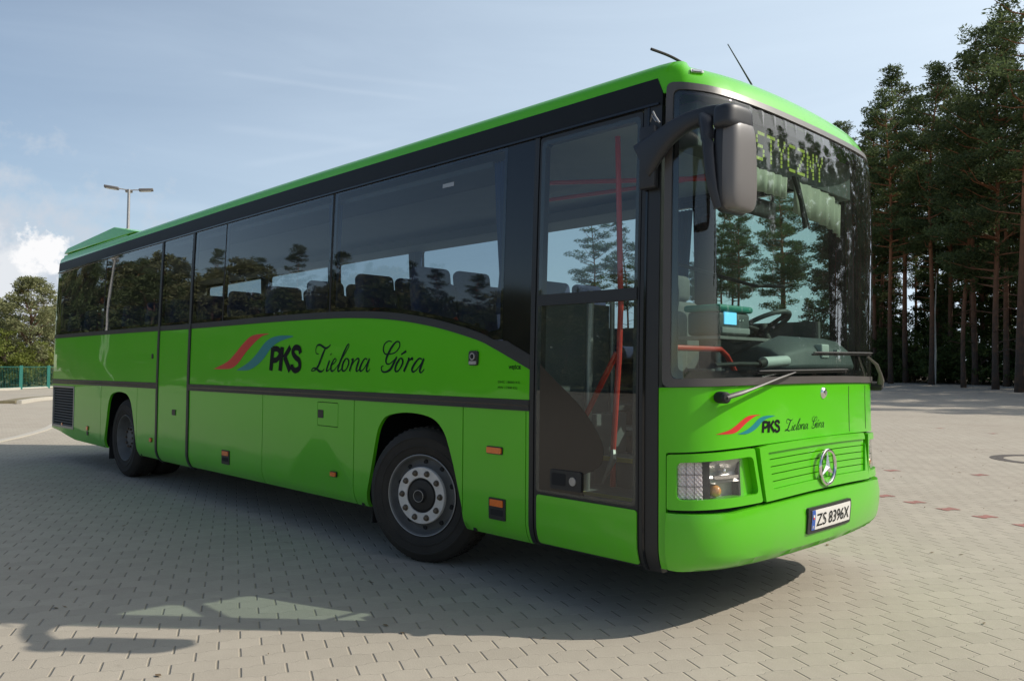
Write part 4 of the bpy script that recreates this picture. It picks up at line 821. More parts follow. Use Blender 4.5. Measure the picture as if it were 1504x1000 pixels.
q = MB(); q.tube([(-.22, .86, 1.52), (-.22, 1.16, 1.535)], [.035, .034], 16); q.build('paper_roll', M['white'], dk)
q = MB(); q.tube([(-.22, .80, 1.51), (-.22, .86, 1.52)], [.025, .03], 12); q.tube([(-.28, .40, 1.50), (-.24, .6, 1.51), (-.22, .80, 1.51)], .014, 8); q.build('roll_end', M['rubber'], dk)
sw_ = empty('steering_wheel'); sw_.parent = bus
T = Matrix.Translation((-.80, 1.90, 1.80)) @ Matrix.Rotation(R(-28), 4, 'Y')
q = MB(); P = [T @ Vector((.235*math.cos(2*PI*k/48), .235*math.sin(2*PI*k/48), 0)) for k in range(49)]; q.tube(P, .018, 10, caps=False); q.build('wheel_rim', M['dash'], sw_)
q = MB(); 
for a in (20, 160, 270): q.tube([T @ Vector((0, 0, -.03)), T @ Vector((.23*math.cos(R(a)), .23*math.sin(R(a)), 0))], .016, 8)
q.tube([T @ Vector((0, 0, -.04)), T @ Vector((.0, 0, -.42))], .04, 12); q.tube([T @ Vector((0, 0, -.05)), T @ Vector((0, 0, .0))], .06, 16); q.build('steering_column', M['rubber'], sw_)
# ticket machine on its bracket
tm = empty('ticket_machine'); tm.parent = bus
q = MB(); q.box((-.80, .90, 1.70), (-.55, 1.30, 1.86), bev=.025); q.build('machine_body', M['dash'], tm)
q = MB(); q.box((-.82, .885, 1.86), (-.535, 1.32, 1.905), bev=.018); q.build('machine_lid', M['teal'], tm)
q = MB(); q.box((-.552, .955, 1.775), (-.543, 1.105, 1.855)); q.build('screen', M['screen'], tm)
q = MB(); q.box((-.56, .92, 1.715), (-.54, 1.28, 1.755), bev=.006); q.build('paper_slot', M['lining'], tm)
q = MB(); q.tube([(-.68, 1.1, 1.02), (-.68, 1.1, 1.70)], .022, 10); q.box((-.84, .86, 1.675), (-.52, 1.52, 1.695)); q.build('bracket', M['steel'], tm)
q = MB(); q.box((-.543, 1.14, 1.80), (-.539, 1.15, 1.81)); q.box((-.543, 1.18, 1.803), (-.539, 1.19, 1.813)); q.build('button', M['white'], tm)
# rails and poles
q = MB(); q.tube([(-.40, .13, 1.43), (-.40, .13, 1.575), (-.40, .17, 1.60), (-.40, .66, 1.60), (-.40, .74, 1.56), (-.40, .84, 1.46)], .017, 10); q.build('handrail', M['red'], bus)
q = MB(); q.tube([(-1.08, .50, 3.04), (-1.05, .50, 1.9), (-1.0, .42, 1.55), (-1.0, .36, .95), (-1.0, .36, .72)], .019, 10); q.build('handrail', M['red'], bus)
q = MB(); q.tube([(-1.02, .42, 1.58), (-1.30, .40, 1.10)], .019, 10); q.build('handrail', M['red'], bus)
q = MB(); q.tube([(-2.6, .9, 2.98), (-2.2, .9, 2.96), (-.6, .9, 2.74)], .018, 10); q.tube([(-2.7, 1.5, 2.98), (-1.5, 1.5, 2.93), (-1.0, 1.5, 2.93)], .018, 10); q.build('handrail', M['red'], bus)
q = MB(); q.tube([(-2.15, .16, 1.55), (-2.5, .30, 1.85)], .018, 10); q.build('handrail', M['red'], bus)
q = MB(); q.tube([(-1.28, .42, .45), (-1.26, .44, 2.0)], .026, 12); q.tube([(-1.55, 1.04, .8), (-1.55, 1.04, 2.0)], .02, 12); q.build('grab_pole', M['steel'], bus)
q = MB(); q.box((-1.60, .30, 1.15), (-1.585, 1.05, 1.95)); q.build('modesty_screen', M['lining_dark'], bus)
q = MB(); q.tube([(-1.0, .36, .95), (-.98, .34, .90), (-1.04, .30, .74)], [.02, .024, .006], 8); q.build('rail_end', M['steel'], bus)
q = MB(); q.box((-.42, 1.06, 1.02), (-.40, 2.3, 1.36)); q.build('kick_panel', M['lining_dark'], bus)
# destination sign
sg = empty('destination_sign'); sg.parent = bus
q = MB(); q.box((-.42, .20, 2.755), (-.27, 2.30, 3.02), bev=.01); q.build('sign_case', M['lining_dark'], sg)
LED = {'T': '11111 00100 00100 00100 00100 00100 00100', 'U': '10001 10001 10001 10001 10001 10001 01110', 'R': '11110 10001 10001 11110 10100 10010 10001', 'Y': '10001 10001 01010 00100 00100 00100 00100', 'S': '01111 10000 10000 01110 00001 00001 11110', 'C': '01111 10000 10000 10000 10000 10000 01111', 'Z': '11111 00001 00010 00100 01000 10000 11111', 'N': '10001 11001 10101 10101 10011 10001 10001'}
q = MB()
for i, c_ in enumerate('TURYSTYCZNY'):
    for j, row in enumerate(LED[c_].split()):
        for k, v in enumerate(row):
            if v == '1':
                y = .30+.141*i+.0215*k; z = 2.985-.027*j; q.box((-.268, y, z-.019), (-.264, y+.0165, z))
q.build('sign_letters', M['led'], sg)
# blinds, interior mirror, curtains
def blind(y0, y1, z0_, z1_, x=-.24, sag=.0):
    V, F = [], []; n = 30
    for k in range(n+1):
        y = y0+(y1-y0)*k/n; w_ = .008*math.sin(k*1.3)+.004*math.sin(k*2.9)
        zb = z0_+sag*(k/n)
        bow = -.16*abs((y-YC)/1.15)**3
        V += [(x+bow+w_, y, z1_), (x+bow-.01+w_*1.5, y, zb)]
    F = [(2*k, 2*k+1, 2*k+3, 2*k+2) for k in range(n)]
    o_ = mesh('sun_blind', V, F, M['cloth'], bus, 60); s_ = o_.modifiers.new('s', 'SOLIDIFY'); s_.thickness = .004
blind(1.33, 2.36, 2.52, 2.74, sag=-.03); blind(.62, 1.22, 2.60, 2.74)
q = MB(); q.box((-.36, .88, 2.47), (-.31, 1.22, 2.585), bev=.02); q.tube([(-.34, 1.2, 2.56), (-.34, 1.26, 2.75)], .012, 8); q.build('cabin_mirror', M['rubber'], bus)
q = MB(); q.tube([(-.22, 1.28, 2.76), (-.2, 1.34, 2.60), (-.19, 1.38, 2.42)], .016, 8); q.tube([(-.22, 1.33, 2.76), (-.19, 1.44, 2.42)], .006, 6); q.build('blind_linkage', M['rubber'], bus)
q = MB(); q.tube([(-1.15, 1.0, 2.28), (-1.0, 1.4, 2.2), (-.85, 1.9, 2.12), (-.8, 2.3, 2.14)], .014, 8); q.build('mirror_stay', M['rubber'], bus)
def curtain(x, y, z0_, z1_, w_, parent=None):
    V, F = [], []; n = 24
    for k in range(n+1):
        t = k/n
        for z, s_ in ((z1_, 1.0), (z1_-.35, .8), (z0_+.28, .42), (z0_, .75)):
            V.append((x+(t-.5)*w_*s_, y+.018*math.sin(k*1.7)*s_, z))
    for k in range(n):
        for j in range(3): F.append((k*4+j, k*4+j+1, (k+1)*4+j+1, (k+1)*4+j))
    o_ = mesh('curtain', V, F, M['curtain'], bus, 60); s_ = o_.modifiers.new('s', 'SOLIDIFY'); s_.thickness = .004
for x in (-3.85, -5.75, -7.65, -9.65, -1.85): curtain(x, 2.40, 1.72 if x > -3 else 1.95, 2.90, .26)
for x in (-1.78, -3.95): curtain(x, .12, 1.85, 2.92, .20)
# ======================= GROUND =======================
def sstep(a, b, x):
    t = min(1, max(0, (x-a)/(b-a))); return t*t*(3-2*t)
def gz(x, y): return .55*sstep(26, 58, y)
U_ANG = R(64.5)
def paver_mat(name, tint=(1, 1, 1), far=True):
    m, nt, b = newmat(name); n = nt.nodes; l = nt.links
    def mt(op, a, c=None, d=None, clamp=False):
        q = n.new('ShaderNodeMath'); q.operation = op; q.use_clamp = clamp
        for i, v in enumerate((a, c, d)):
            if v is None: continue
            if isinstance(v, (int, float)): q.inputs[i].default_value = v
            else: l.new(v, q.inputs[i])
        return q.outputs[0]
    t = n.new('ShaderNodeTexCoord'); s = n.new('ShaderNodeSeparateXYZ'); l.new(t.outputs['Object'], s.inputs[0])
    X, Y = s.outputs['X'], s.outputs['Y']; cu_, su_ = math.cos(U_ANG), math.sin(U_ANG)
    LL, HH, AA = .215, .143, .0078
    wob = n.new('ShaderNodeTexNoise'); wob.inputs['Scale'].default_value = 3.0; wob.inputs['Detail'].default_value = 2; l.new(t.outputs['Object'], wob.inputs['Vector'])
    wv = mt('MULTIPLY_ADD', wob.outputs['Fac'], .010, -.005)
    u = mt('ADD', mt('DIVIDE', mt('ADD', mt('MULTIPLY', X, cu_), mt('MULTIPLY', Y, su_)), LL), mt('MULTIPLY', wv, 4))
    v = mt('DIVIDE', mt('ADD', mt('SUBTRACT', mt('MULTIPLY', X, su_), mt('MULTIPLY', Y, cu_)), wv), HH)
    # trapezoid wave with period 1 in u, peak at u = 0
    tri = mt('PINGPONG', u, .5)
    trap = mt('MULTIPLY', mt('SUBTRACT', .25, tri), 26.0); trap = mt('MINIMUM', mt('MAXIMUM', trap, -1), 1)
    k = mt('ROUND', v); par = mt('SUBTRACT', 1, mt('MULTIPLY', mt('MODULO', mt('ABSOLUTE', k), 2), 2))
    dl_ = mt('SUBTRACT', mt('SUBTRACT', v, k), mt('MULTIPLY', mt('MULTIPLY', trap, par), AA/HH))
    dlong = mt('MULTIPLY', mt('ABSOLUTE', dl_), HH)
    row = mt('SUBTRACT', k, mt('LESS_THAN', dl_, 0))
    rp = mt('MODULO', mt('ABSOLUTE', row), 2)
    uu_ = mt('ADD', u, mt('MULTIPLY', rp, .5))
    col = mt('ROUND', uu_)
    dsh = mt('MULTIPLY', mt('ABSOLUTE', mt('SUBTRACT', uu_, col)), LL)
    # note: short joints of row r sit where both of its long joints bulge outward
    d = mt('MINIMUM', dlong, dsh); cellc = mt('FLOOR', uu_)
    cb = n.new('ShaderNodeCombineXYZ'); l.new(row, cb.inputs[0]); l.new(cellc, cb.inputs[1])
    wnz = n.new('ShaderNodeTexWhiteNoise'); wnz.noise_dimensions = '2D'; l.new(cb.outputs[0], wnz.inputs['Vector'])
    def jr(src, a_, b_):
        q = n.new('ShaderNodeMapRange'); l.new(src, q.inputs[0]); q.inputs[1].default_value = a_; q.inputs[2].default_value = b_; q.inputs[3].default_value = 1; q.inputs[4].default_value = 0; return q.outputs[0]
    jshort = jr(dsh, .0024, .0056); jlong = jr(dlong, .0015, .0040)       # sun shading painted into the colour: butt joints darkened, long toothed joints lightened
    # base colour
    n1 = n.new('ShaderNodeTexNoise'); n1.inputs['Scale'].default_value = .35; n1.inputs['Detail'].default_value = 7; n1.inputs['Roughness'].default_value = .6; l.new(t.outputs['Object'], n1.inputs['Vector'])
    n2 = n.new('ShaderNodeTexNoise'); n2.inputs['Scale'].default_value = 120; n2.inputs['Detail'].default_value = 4; l.new(t.outputs['Object'], n2.inputs['Vector'])
    n3 = n.new('ShaderNodeTexNoise'); n3.inputs['Scale'].default_value = 9; n3.inputs['Detail'].default_value = 8; n3.inputs['Roughness'].default_value = .7; l.new(t.outputs['Object'], n3.inputs['Vector'])
    val = mt('ADD', mt('ADD', mt('MULTIPLY_ADD', wnz.outputs['Value'], .10, -.05), mt('MULTIPLY_ADD', n1.outputs['Fac'], .34, -.17)), mt('ADD', mt('MULTIPLY_ADD', n2.outputs['Fac'], .30, -.15), mt('MULTIPLY_ADD', n3.outputs['Fac'], .22, -.11)))
    val = mt('ADD', val, 1)
    hs_ = n.new('ShaderNodeMixRGB'); l.new(n1.outputs['Fac'], hs_.inputs[0]); hs_.inputs[1].default_value = (.410*tint[0], .356*tint[1], .292*tint[2], 1); hs_.inputs[2].default_value = (.380*tint[0], .352*tint[1], .290*tint[2], 1)
    ml = n.new('ShaderNodeVectorMath'); ml.operation = 'SCALE'; l.new(hs_.outputs[0], ml.inputs[0]); l.new(val, ml.inputs['Scale'])
    # oil and tyre stains, sparse
    st1 = n.new('ShaderNodeTexNoise'); st1.inputs['Scale'].default_value = 5.5; st1.inputs['Detail'].default_value = 5; st1.inputs['Distortion'].default_value = .4; l.new(t.outputs['Object'], st1.inputs['Vector'])
    stm = n.new('ShaderNodeMapRange'); l.new(st1.outputs['Fac'], stm.inputs[0]); stm.inputs[1].default_value = .69; stm.inputs[2].default_value = .80; stm.inputs[3].default_value = 0; stm.inputs[4].default_value = .38
    m1 = n.new('ShaderNodeMixRGB'); l.new(stm.outputs[0], m1.inputs[0]); l.new(ml.outputs[0], m1.inputs[1]); m1.inputs[2].default_value = (.12, .10, .085, 1)
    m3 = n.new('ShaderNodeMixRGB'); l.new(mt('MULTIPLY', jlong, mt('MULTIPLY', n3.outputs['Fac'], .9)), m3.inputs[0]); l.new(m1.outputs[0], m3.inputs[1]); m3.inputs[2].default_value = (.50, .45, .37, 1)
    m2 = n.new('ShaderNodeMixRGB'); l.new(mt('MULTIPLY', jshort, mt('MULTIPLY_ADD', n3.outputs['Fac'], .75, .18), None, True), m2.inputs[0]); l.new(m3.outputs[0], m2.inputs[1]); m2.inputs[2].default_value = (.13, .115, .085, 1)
    l.new(m2.outputs[0], b.inputs['Base Color']); b.inputs['Roughness'].default_value = .88; b.inputs['Specular IOR Level'].default_value = .25
    dmix = mt('MINIMUM', dsh, mt('ADD', dlong, .0045))
    hgt = n.new('ShaderNodeMapRange'); hgt.interpolation_type = 'SMOOTHSTEP'; l.new(dmix, hgt.inputs[0]); hgt.inputs[1].default_value = .001; hgt.inputs[2].default_value = .009; hgt.inputs[3].default_value = -1; hgt.inputs[4].default_value = 0
    hh = mt('ADD', mt('MULTIPLY', hgt.outputs[0], .0045), mt('ADD', mt('MULTIPLY', wnz.outputs['Value'], .0012), mt('MULTIPLY', n2.outputs['Fac'], .0012)))
    bp = n.new('ShaderNodeBump'); bp.inputs['Strength'].default_value = 1; bp.inputs['Distance'].default_value = 1; l.new(hh, bp.inputs['Height']); l.new(bp.outputs[0], b.inputs['Normal'])
    return m
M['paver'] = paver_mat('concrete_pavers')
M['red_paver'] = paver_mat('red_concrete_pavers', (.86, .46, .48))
M['dark_paver'] = mat('dark_granite_setts', (.11, .095, .085), .8, var=.55, scale=30, bump=.5, bscale=40)
M['kerb'] = mat('kerb_concrete', (.46, .43, .37), .85, var=.15, scale=14, bump=.3)
M['kerb_dark'] = mat('verge_soil', (.20, .17, .10), .9, var=.3, scale=8)
M['grass'] = mat('grass', (.120, .135, .045), .9, var=.6, scale=7, bump=.6, bscale=40, dist=.04)
M['litter'] = mat('needle_litter', (.10, .075, .045), .95, var=.5, scale=3, bump=.6, bscale=18, dist=.05)
def sheet(name, f, xs, ys, m, dz=0, kind='structure'):
    V = [(x, y, gz(x, y)+dz) for y in ys for x in xs]; n = len(xs)
    F = [(j*n+i, j*n+i+1, (j+1)*n+i+1, (j+1)*n+i) for j in range(len(ys)-1) for i in range(n-1) if f is None or f((xs[i]+xs[i+1])/2, (ys[j]+ys[j+1])/2)]
    o = mesh(name, V, F, m, None, 60); return tag(o, kind=kind)
xs = [-900, -500, -300, -200]+[-150+6*k for k in range(56)]+[200, 300, 500, 900]
ys = [-900, -500, -300, -150]+[-90+6*k for k in range(20)]+[30+2*k for k in range(20)]+[72+10*k for k in range(8)]+[200, 300, 500, 900]
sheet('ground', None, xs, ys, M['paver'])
def poly_sheet(name, P, m, dz, kind='structure', div=None):
    # flat polygon draped over the terrain: triangulated on a grid of strips
    V2 = [Vector(p) for p in P]; pts = list(V2); E_ = [(i, (i+1) % len(P)) for i in range(len(P))]
    if div:
        x0, x1 = min(p.x for p in V2), max(p.x for p in V2); y0, y1 = min(p.y for p in V2), max(p.y for p in V2)
        x = x0
        while x < x1:
            y = y0
            while y < y1:
                if inside((x, y), P): pts.append(Vector((x+.01, y+.013)))
                y += div
            x += div
    v2, e2, f2, _, _, _ = delaunay_2d_cdt(pts, E_, [], 1, 1e-5)
    F = [tuple(f) if (v2[f[1]]-v2[f[0]]).cross(v2[f[2]]-v2[f[0]]) > 0 else tuple(reversed(f)) for f in f2]
    o = mesh(name, [(v.x, v.y, gz(v.x, v.y)+dz) for v in v2], F, m, None, 60)
    return tag(o, kind=kind) if kind else o
EDGE = [(-75, 62), (-40, 60), (-24, 58), (-10, 53), (2, 47), (14, 40.5), (28, 34), (42, 27), (56, 18), (70, 8), (95, -2)]
EDGEC = catmull(EDGE, 5)
poly_sheet('forest_floor', EDGEC+[(220, -2), (220, 200), (-160, 200), (-160, 62)], M['litter'], .02, div=6)
poly_sheet('verge', [(-200, 62), (-75, 62), (-75, 30), (-58, 16), (-53.5, 11.5), (-48.5, 7.2), (-47, 2), (-60, -20), (-90, -40), (-200, -60)], M['grass'], .03, div=8)
poly_sheet('far_verge', [(-160, -75), (-95, -48), (-60, -62), (-20, -75), (40, -78), (90, -60), (120, -160), (-160, -160)], M['grass'], .03, div=12)
def strip(name, P, w, h, m):
    C_ = catmull([(a, b) for a, b in P], 6) if len(P) > 2 else P; V, F = [], []
    for i, (x, y) in enumerate(C_):
        a = C_[max(i-1, 0)]; b = C_[min(i+1, len(C_)-1)]; l_ = math.hypot(b[0]-a[0], b[1]-a[1]); nx, ny = -(b[1]-a[1])/l_, (b[0]-a[0])/l_
        z = gz(x, y); V += [(x-nx*w/2, y-ny*w/2, z-.05), (x-nx*w/2, y-ny*w/2, z+h), (x+nx*w/2, y+ny*w/2, z+h), (x+nx*w/2, y+ny*w/2, z-.05)]
    for i in range(len(C_)-1):
        for j in range(3): F.append((4*i+j, 4*i+j+1, 4*i+j+5, 4*i+j+4))
    F += [(0, 3, 2, 1), tuple(4*(len(C_)-1)+j for j in range(4))]
    return tag(mesh(name, V, F, m, None, 30), kind='structure')
strip('kerb', [(-11.5, -3.2), (-13.4, -1.3), (-15.4, .05), (-16.7, .85), (-18.6, 1.75), (-22, 2.9), (-27, 4.2), (-34, 7)], .16, .02, M['kerb'])
strip('island_kerb', [(-31.5, 3.7), (-33.9, 4.9), (-35.5, 6.2), (-38, 9), (-42, 14)], .5, .10, M['kerb_dark'])
strip('island_kerb', [(-30.9, 3.95), (-33.4, 5.2), (-34.9, 6.5), (-37.4, 9.3), (-41.4, 14.3)], .16, .13, M['kerb'])
strip('fence_kerb', [(-46.2, 1.5), (-47.6, 6.9), (-50.7, 9.3), (-57.5, 15.8), (-72, 28)], .18, .12, M['kerb'])
# red marking stones and the round frame of setts
mk = MB()
def stone(x, y, a=U_ANG, lx=.205, ly=.15):
    c_, s_ = math.cos(a), math.sin(a); P = []
    for px, py in [(-.5, -.5), (-.28, -.5), (-.2, -.36), (.2, -.36), (.28, -.5), (.5, -.5), (.5, .5), (.28, .5), (.2, .36), (-.2, .36), (-.28, .5), (-.5, .5)]:
        px *= lx; py *= ly; P.append((x+px*c_-py*s_, y+px*s_+py*c_, gz(x, y)+.004))
    mk.add(P, [(0, 1, 2, 9, 10, 11), (2, 3, 8, 9), (3, 4, 5, 6, 7, 8)])
for k in range(-3, 9): stone(-1.44+.405*k, 6.03-.200*k)
for x, y in ((-2.28, 8.57), (-1.25, 9.02), (-4.7, 18.4), (-3.3, 17.6), (-2.2, 17.1)): stone(x, y)
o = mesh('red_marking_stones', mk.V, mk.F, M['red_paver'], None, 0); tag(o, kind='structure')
rg = MB(); cx, cy = -1.02, 12.0
for r0_, r1_, n_ in ((.66, .755, 40), (.76, .86, 46)):
    for k in range(n_):
        a0, a1 = 2*PI*(k+.06)/n_, 2*PI*(k+.94)/n_
        V = [(cx+r*math.cos(a), cy+r*math.sin(a), z) for z in (-.02, .006) for r, a in ((r0_, a0), (r1_, a0), (r1_, a1), (r0_, a1))]
        rg.add(V, [(4, 5, 6, 7), (0, 1, 5, 4), (1, 2, 6, 5), (2, 3, 7, 6), (3, 0, 4, 7)])
tag(rg.build('sett_ring', M['dark_paver'], None, 0), kind='structure')
rl = random.Random(77); sm = MB()
for k in range(420):
    x = rl.uniform(-9, 4); y = rl.uniform(-5, 14); 
    if -12 < x < .2 and -.1 < y < 2.7: continue
    a = rl.uniform(0, 2*PI); l_ = rl.uniform(.008, .03); w_ = l_*rl.uniform(.2, .6); d = Vector((math.cos(a), math.sin(a), rl.uniform(-.1, .3))); q = Vector((-math.sin(a), math.cos(a), rl.uniform(-.2, .4))); p = Vector((x, y, .008))
    sm.add([p-d*l_, p-q*w_, p+d*l_, p+q*w_, p+Vector((0, 0, -.004))], [(0, 1, 2, 3), (1, 0, 4), (2, 1, 4), (3, 2, 4), (0, 3, 4)])
tag(sm.build('dry_litter', mat('dry_leaf', (.16, .11, .06), .9, var=.5, scale=30), None, 0), kind='stuff')
# ======================= TREES =======================
def foliage_mat(name, c0, c1, sub=.12):
    m, nt, b = newmat(name); n = nt.nodes; l = nt.links
    t = n.new('ShaderNodeTexCoord'); g = n.new('ShaderNodeNewGeometry'); oi = n.new('ShaderNodeObjectInfo')
    z = n.new('ShaderNodeTexNoise'); z.inputs['Scale'].default_value = .9; z.inputs['Detail'].default_value = 3; l.new(t.outputs['Object'], z.inputs['Vector'])
    a = n.new('ShaderNodeMath'); a.operation = 'MULTIPLY_ADD'; l.new(g.outputs['Random Per Island'], a.inputs[0]); a.inputs[1].default_value = .5; 
    a2 = n.new('ShaderNodeMath'); a2.operation = 'MULTIPLY_ADD'; l.new(z.outputs['Fac'], a2.inputs[0]); a2.inputs[1].default_value = .6; a2.inputs[2].default_value = -.05; l.new(a2.outputs[0], a.inputs[2])
    x = n.new('ShaderNodeMixRGB'); l.new(a.outputs[0], x.inputs[0]); x.inputs[1].default_value = c0+(1,); x.inputs[2].default_value = c1+(1,)
    hv = n.new('ShaderNodeHueSaturation'); l.new(x.outputs[0], hv.inputs['Color']); vr = n.new('ShaderNodeMapRange'); l.new(oi.outputs['Random'], vr.inputs[0]); vr.inputs[3].default_value = .75; vr.inputs[4].default_value = 1.25; l.new(vr.outputs[0], hv.inputs['Value'])
    l.new(hv.outputs[0], b.inputs['Base Color']); b.inputs['Roughness'].default_value = .65; b.inputs['Specular IOR Level'].default_value = .25
    tr = n.new('ShaderNodeBsdfTranslucent'); l.new(hv.outputs[0], tr.inputs[0]); mxs = n.new('ShaderNodeMixShader'); mxs.inputs[0].default_value = sub
    l.new(b.outputs[0], mxs.inputs[1]); l.new(tr.outputs[0], mxs.inputs[2]); l.new(mxs.outputs[0], n['Material Output'].inputs[0])
    return m
M['pine'] = foliage_mat('pine_needles', (.050, .080, .030), (.165, .205, .080), .42)
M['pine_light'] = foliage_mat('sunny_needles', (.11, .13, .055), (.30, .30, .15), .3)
M['broad'] = foliage_mat('broad_leaves', (.08, .11, .02), (.24, .27, .06), .35)
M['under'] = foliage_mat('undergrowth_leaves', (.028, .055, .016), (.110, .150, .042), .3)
def bark_mat():
    m, nt, b = newmat('pine_bark'); n = nt.nodes; l = nt.links
    t = n.new('ShaderNodeTexCoord'); s = n.new('ShaderNodeSeparateXYZ'); l.new(t.outputs['Object'], s.inputs[0])
    h = n.new('ShaderNodeMapRange'); l.new(s.outputs['Z'], h.inputs[0]); h.inputs[1].default_value = 2; h.inputs[2].default_value = 11
    z = n.new('ShaderNodeTexNoise'); z.inputs['Scale'].default_value = 4; z.inputs['Detail'].default_value = 7; l.new(t.outputs['Object'], z.inputs['Vector'])
    ad_ = n.new('ShaderNodeMath'); ad_.operation = 'MULTIPLY_ADD'; ad_.use_clamp = True; l.new(z.outputs['Fac'], ad_.inputs[0]); ad_.inputs[1].default_value = .7; 
    s2 = n.new('ShaderNodeMath'); s2.operation = 'SUBTRACT'; l.new(h.outputs[0], s2.inputs[0]); s2.inputs[1].default_value = .3; l.new(s2.outputs[0], ad_.inputs[2])
    x = n.new('ShaderNodeMixRGB'); l.new(ad_.outputs[0], x.inputs[0]); x.inputs[1].default_value = (.060, .045, .036, 1); x.inputs[2].default_value = (.30, .125, .060, 1)
    l.new(x.outputs[0], b.inputs['Base Color']); b.inputs['Roughness'].default_value = .9
    bp = n.new('ShaderNodeBump'); bp.inputs['Strength'].default_value = .6; bp.inputs['Distance'].default_value = .05; l.new(z.outputs['Fac'], bp.inputs['Height']); l.new(bp.outputs[0], b.inputs['Normal'])
    return m
M['bark'] = bark_mat()
M['birch'] = mat('birch_bark', (.50, .48, .43), .8, var=.5, scale=5)
def leaves(rng, clumps, per, ls, lw):
    V, F = [], []
    for (cx, cy, cz, rx, ry, rz) in clumps:
        k = int(per*(rx*ry*rz)**.5*1.9)
        for _ in range(k):
            while True:
                a, b, c = rng.uniform(-1, 1), rng.uniform(-1, 1), rng.uniform(-1, 1); q = a*a+b*b+c*c
                if q < 1: break
            s = .55+.45*q; px, py, pz = cx+a*rx, cy+b*ry, cz+c*rz
            th = rng.uniform(0, 2*PI); e = rng.uniform(-.5, 1.1); d = Vector((math.cos(th)*math.cos(e), math.sin(th)*math.cos(e), math.sin(e)))
            w = d.cross(Vector((rng.uniform(-1, 1), rng.uniform(-1, 1), rng.uniform(-1, 1)))).normalized()
            l_ = ls*rng.uniform(.6, 1.3); ww = lw*rng.uniform(.6, 1.3); p = Vector((px, py, pz)); n = len(V)
            V += [p-w*ww*.3, p+d*l_*.5-w*ww, p+d*l_, p+d*l_*.5+w*ww]; F.append((n, n+1, n+2, n+3))
    return V, F
def pine_proto(seed, h, crown0, spread, dens=1.0, lean=.0, mid=False):
    rng = random.Random(seed); t = MB(); P = []; dx, dy = rng.uniform(-1, 1)*lean, rng.uniform(-1, 1)*lean; w1, w2 = rng.uniform(0, 6), rng.uniform(0, 6)
    for k in range(15):
        f = k/14; P.append((dx*f*f+.26*math.sin(w1+f*7)*f, dy*f*f+.26*math.sin(w2+f*6)*f, h*f*.985-.2))
    r0_ = h*.0082
    t.tube(P, [max(.02, r0_*(1.25 if k == 0 else 1)*(1-.86*(k/14)**1.15)) for k in range(15)], 9)
    def at(z): f = min(1, max(0, z/h)); return Vector((dx*f*f+.26*math.sin(w1+f*7)*f, dy*f*f+.26*math.sin(w2+f*6)*f, z))
    cl = []
    nl = int((h-crown0)*2.3)
    for k in range(nl):
        f = (k+.5)/nl; z = crown0+(h-crown0)*f; prof = (math.sin(PI*min(1, .22+.80*f))**.7)*(1-.35*f)
        for j in range(rng.choice((1, 2, 2, 3))):
            a = rng.uniform(0, 2*PI); ln = spread*prof*rng.uniform(.35, 1.15); p0 = at(z); up = rng.uniform(.05, .5)+.5*f
            p1 = p0+Vector((math.cos(a)*ln*.5, math.sin(a)*ln*.5, ln*up*.25)); p2 = p0+Vector((math.cos(a+.15)*ln, math.sin(a+.15)*ln, ln*up*.75))
            t.tube([p0, p1, p2], [max(.02, .035+.02*ln*(1-f)), .03, .012], 5, caps=False)
            for q in range(1+int(ln*1.15)):
                g_ = .45+.6*(q+rng.random())/(1+int(ln*1.15)); c = p0+(p2-p0)*min(1.05, g_)+Vector((rng.gauss(0, .30), rng.gauss(0, .30), rng.gauss(.10, .14)))
                s_ = rng.uniform(.38, .85)*(.8+.25*(1-f)); cl.append((c.x, c.y, c.z, s_*1.15, s_*1.15, s_*.42))
    for k in range(5): c = at(h-rng.uniform(0, 1.2)); cl.append((c.x+rng.gauss(0, .3), c.y+rng.gauss(0, .3), c.z, .5, .5, .35))
    # dead lower limbs
    for k in range(int(crown0*1.1)):
        z = rng.uniform(crown0*.35, crown0); a = rng.uniform(0, 2*PI); ln = rng.uniform(.5, 2.4); p0 = at(z)
        t.tube([p0, p0+Vector((math.cos(a)*ln*.6, math.sin(a)*ln*.6, ln*.12)), p0+Vector((math.cos(a+.3)*ln, math.sin(a+.3)*ln, ln*rng.uniform(-.15, .3)))], [.04, .025, .01], 4, caps=False)
    V, F = leaves(rng, cl, 150*dens, .26, .045)
    me1 = bpy.data.meshes.new('trunk'); me1.from_pydata([tuple(v) for v in t.V], [], t.F); me1.shade_smooth(); me1.materials.append(M['bark'])
    me2 = bpy.data.meshes.new('crown'); me2.from_pydata([tuple(v) for v in V], [], F); me2.materials.append(M['pine'])
    return me1, me2, h
def place_tree(name, proto, x, y, s, rz, group, label, cat='tree', mleaf=None, sz=None):
    me1, me2, h = proto
    t = bpy.data.objects.new(name, None); COL.objects.link(t); t.location = (x, y, gz(x, y)-.03); t.rotation_euler = (0, 0, rz); t.scale = (s, s, sz or s)
    a = bpy.data.objects.new('trunk', me1); COL.objects.link(a); a.parent = t
    b = bpy.data.objects.new('crown', me2); COL.objects.link(b); b.parent = t
    if mleaf:
        b.material_slots[0].link = 'OBJECT'; b.material_slots[0].material = mleaf
    t['label'] = label; t['category'] = cat
    if group: t['group'] = group
    return t
PP = [pine_proto(11, 22, 7.0, 3.4, lean=.5), pine_proto(12, 23, 9.5, 3.1, lean=1.5), pine_proto(13, 21, 5.5, 3.8, lean=.9), pine_proto(14, 23.5, 10, 3.0, lean=2.0), pine_proto(15, 20, 7.5, 2.9, lean=.7)]
def ray_at(px, dist):
    """a spot on the ground, dist metres from the lens, in the direction the photograph shows it"""
    a = YAW-math.atan((px-752)/1178.38); return CAM.x+dist*math.cos(a), CAM.y+dist*math.sin(a)
rng = random.Random(5)
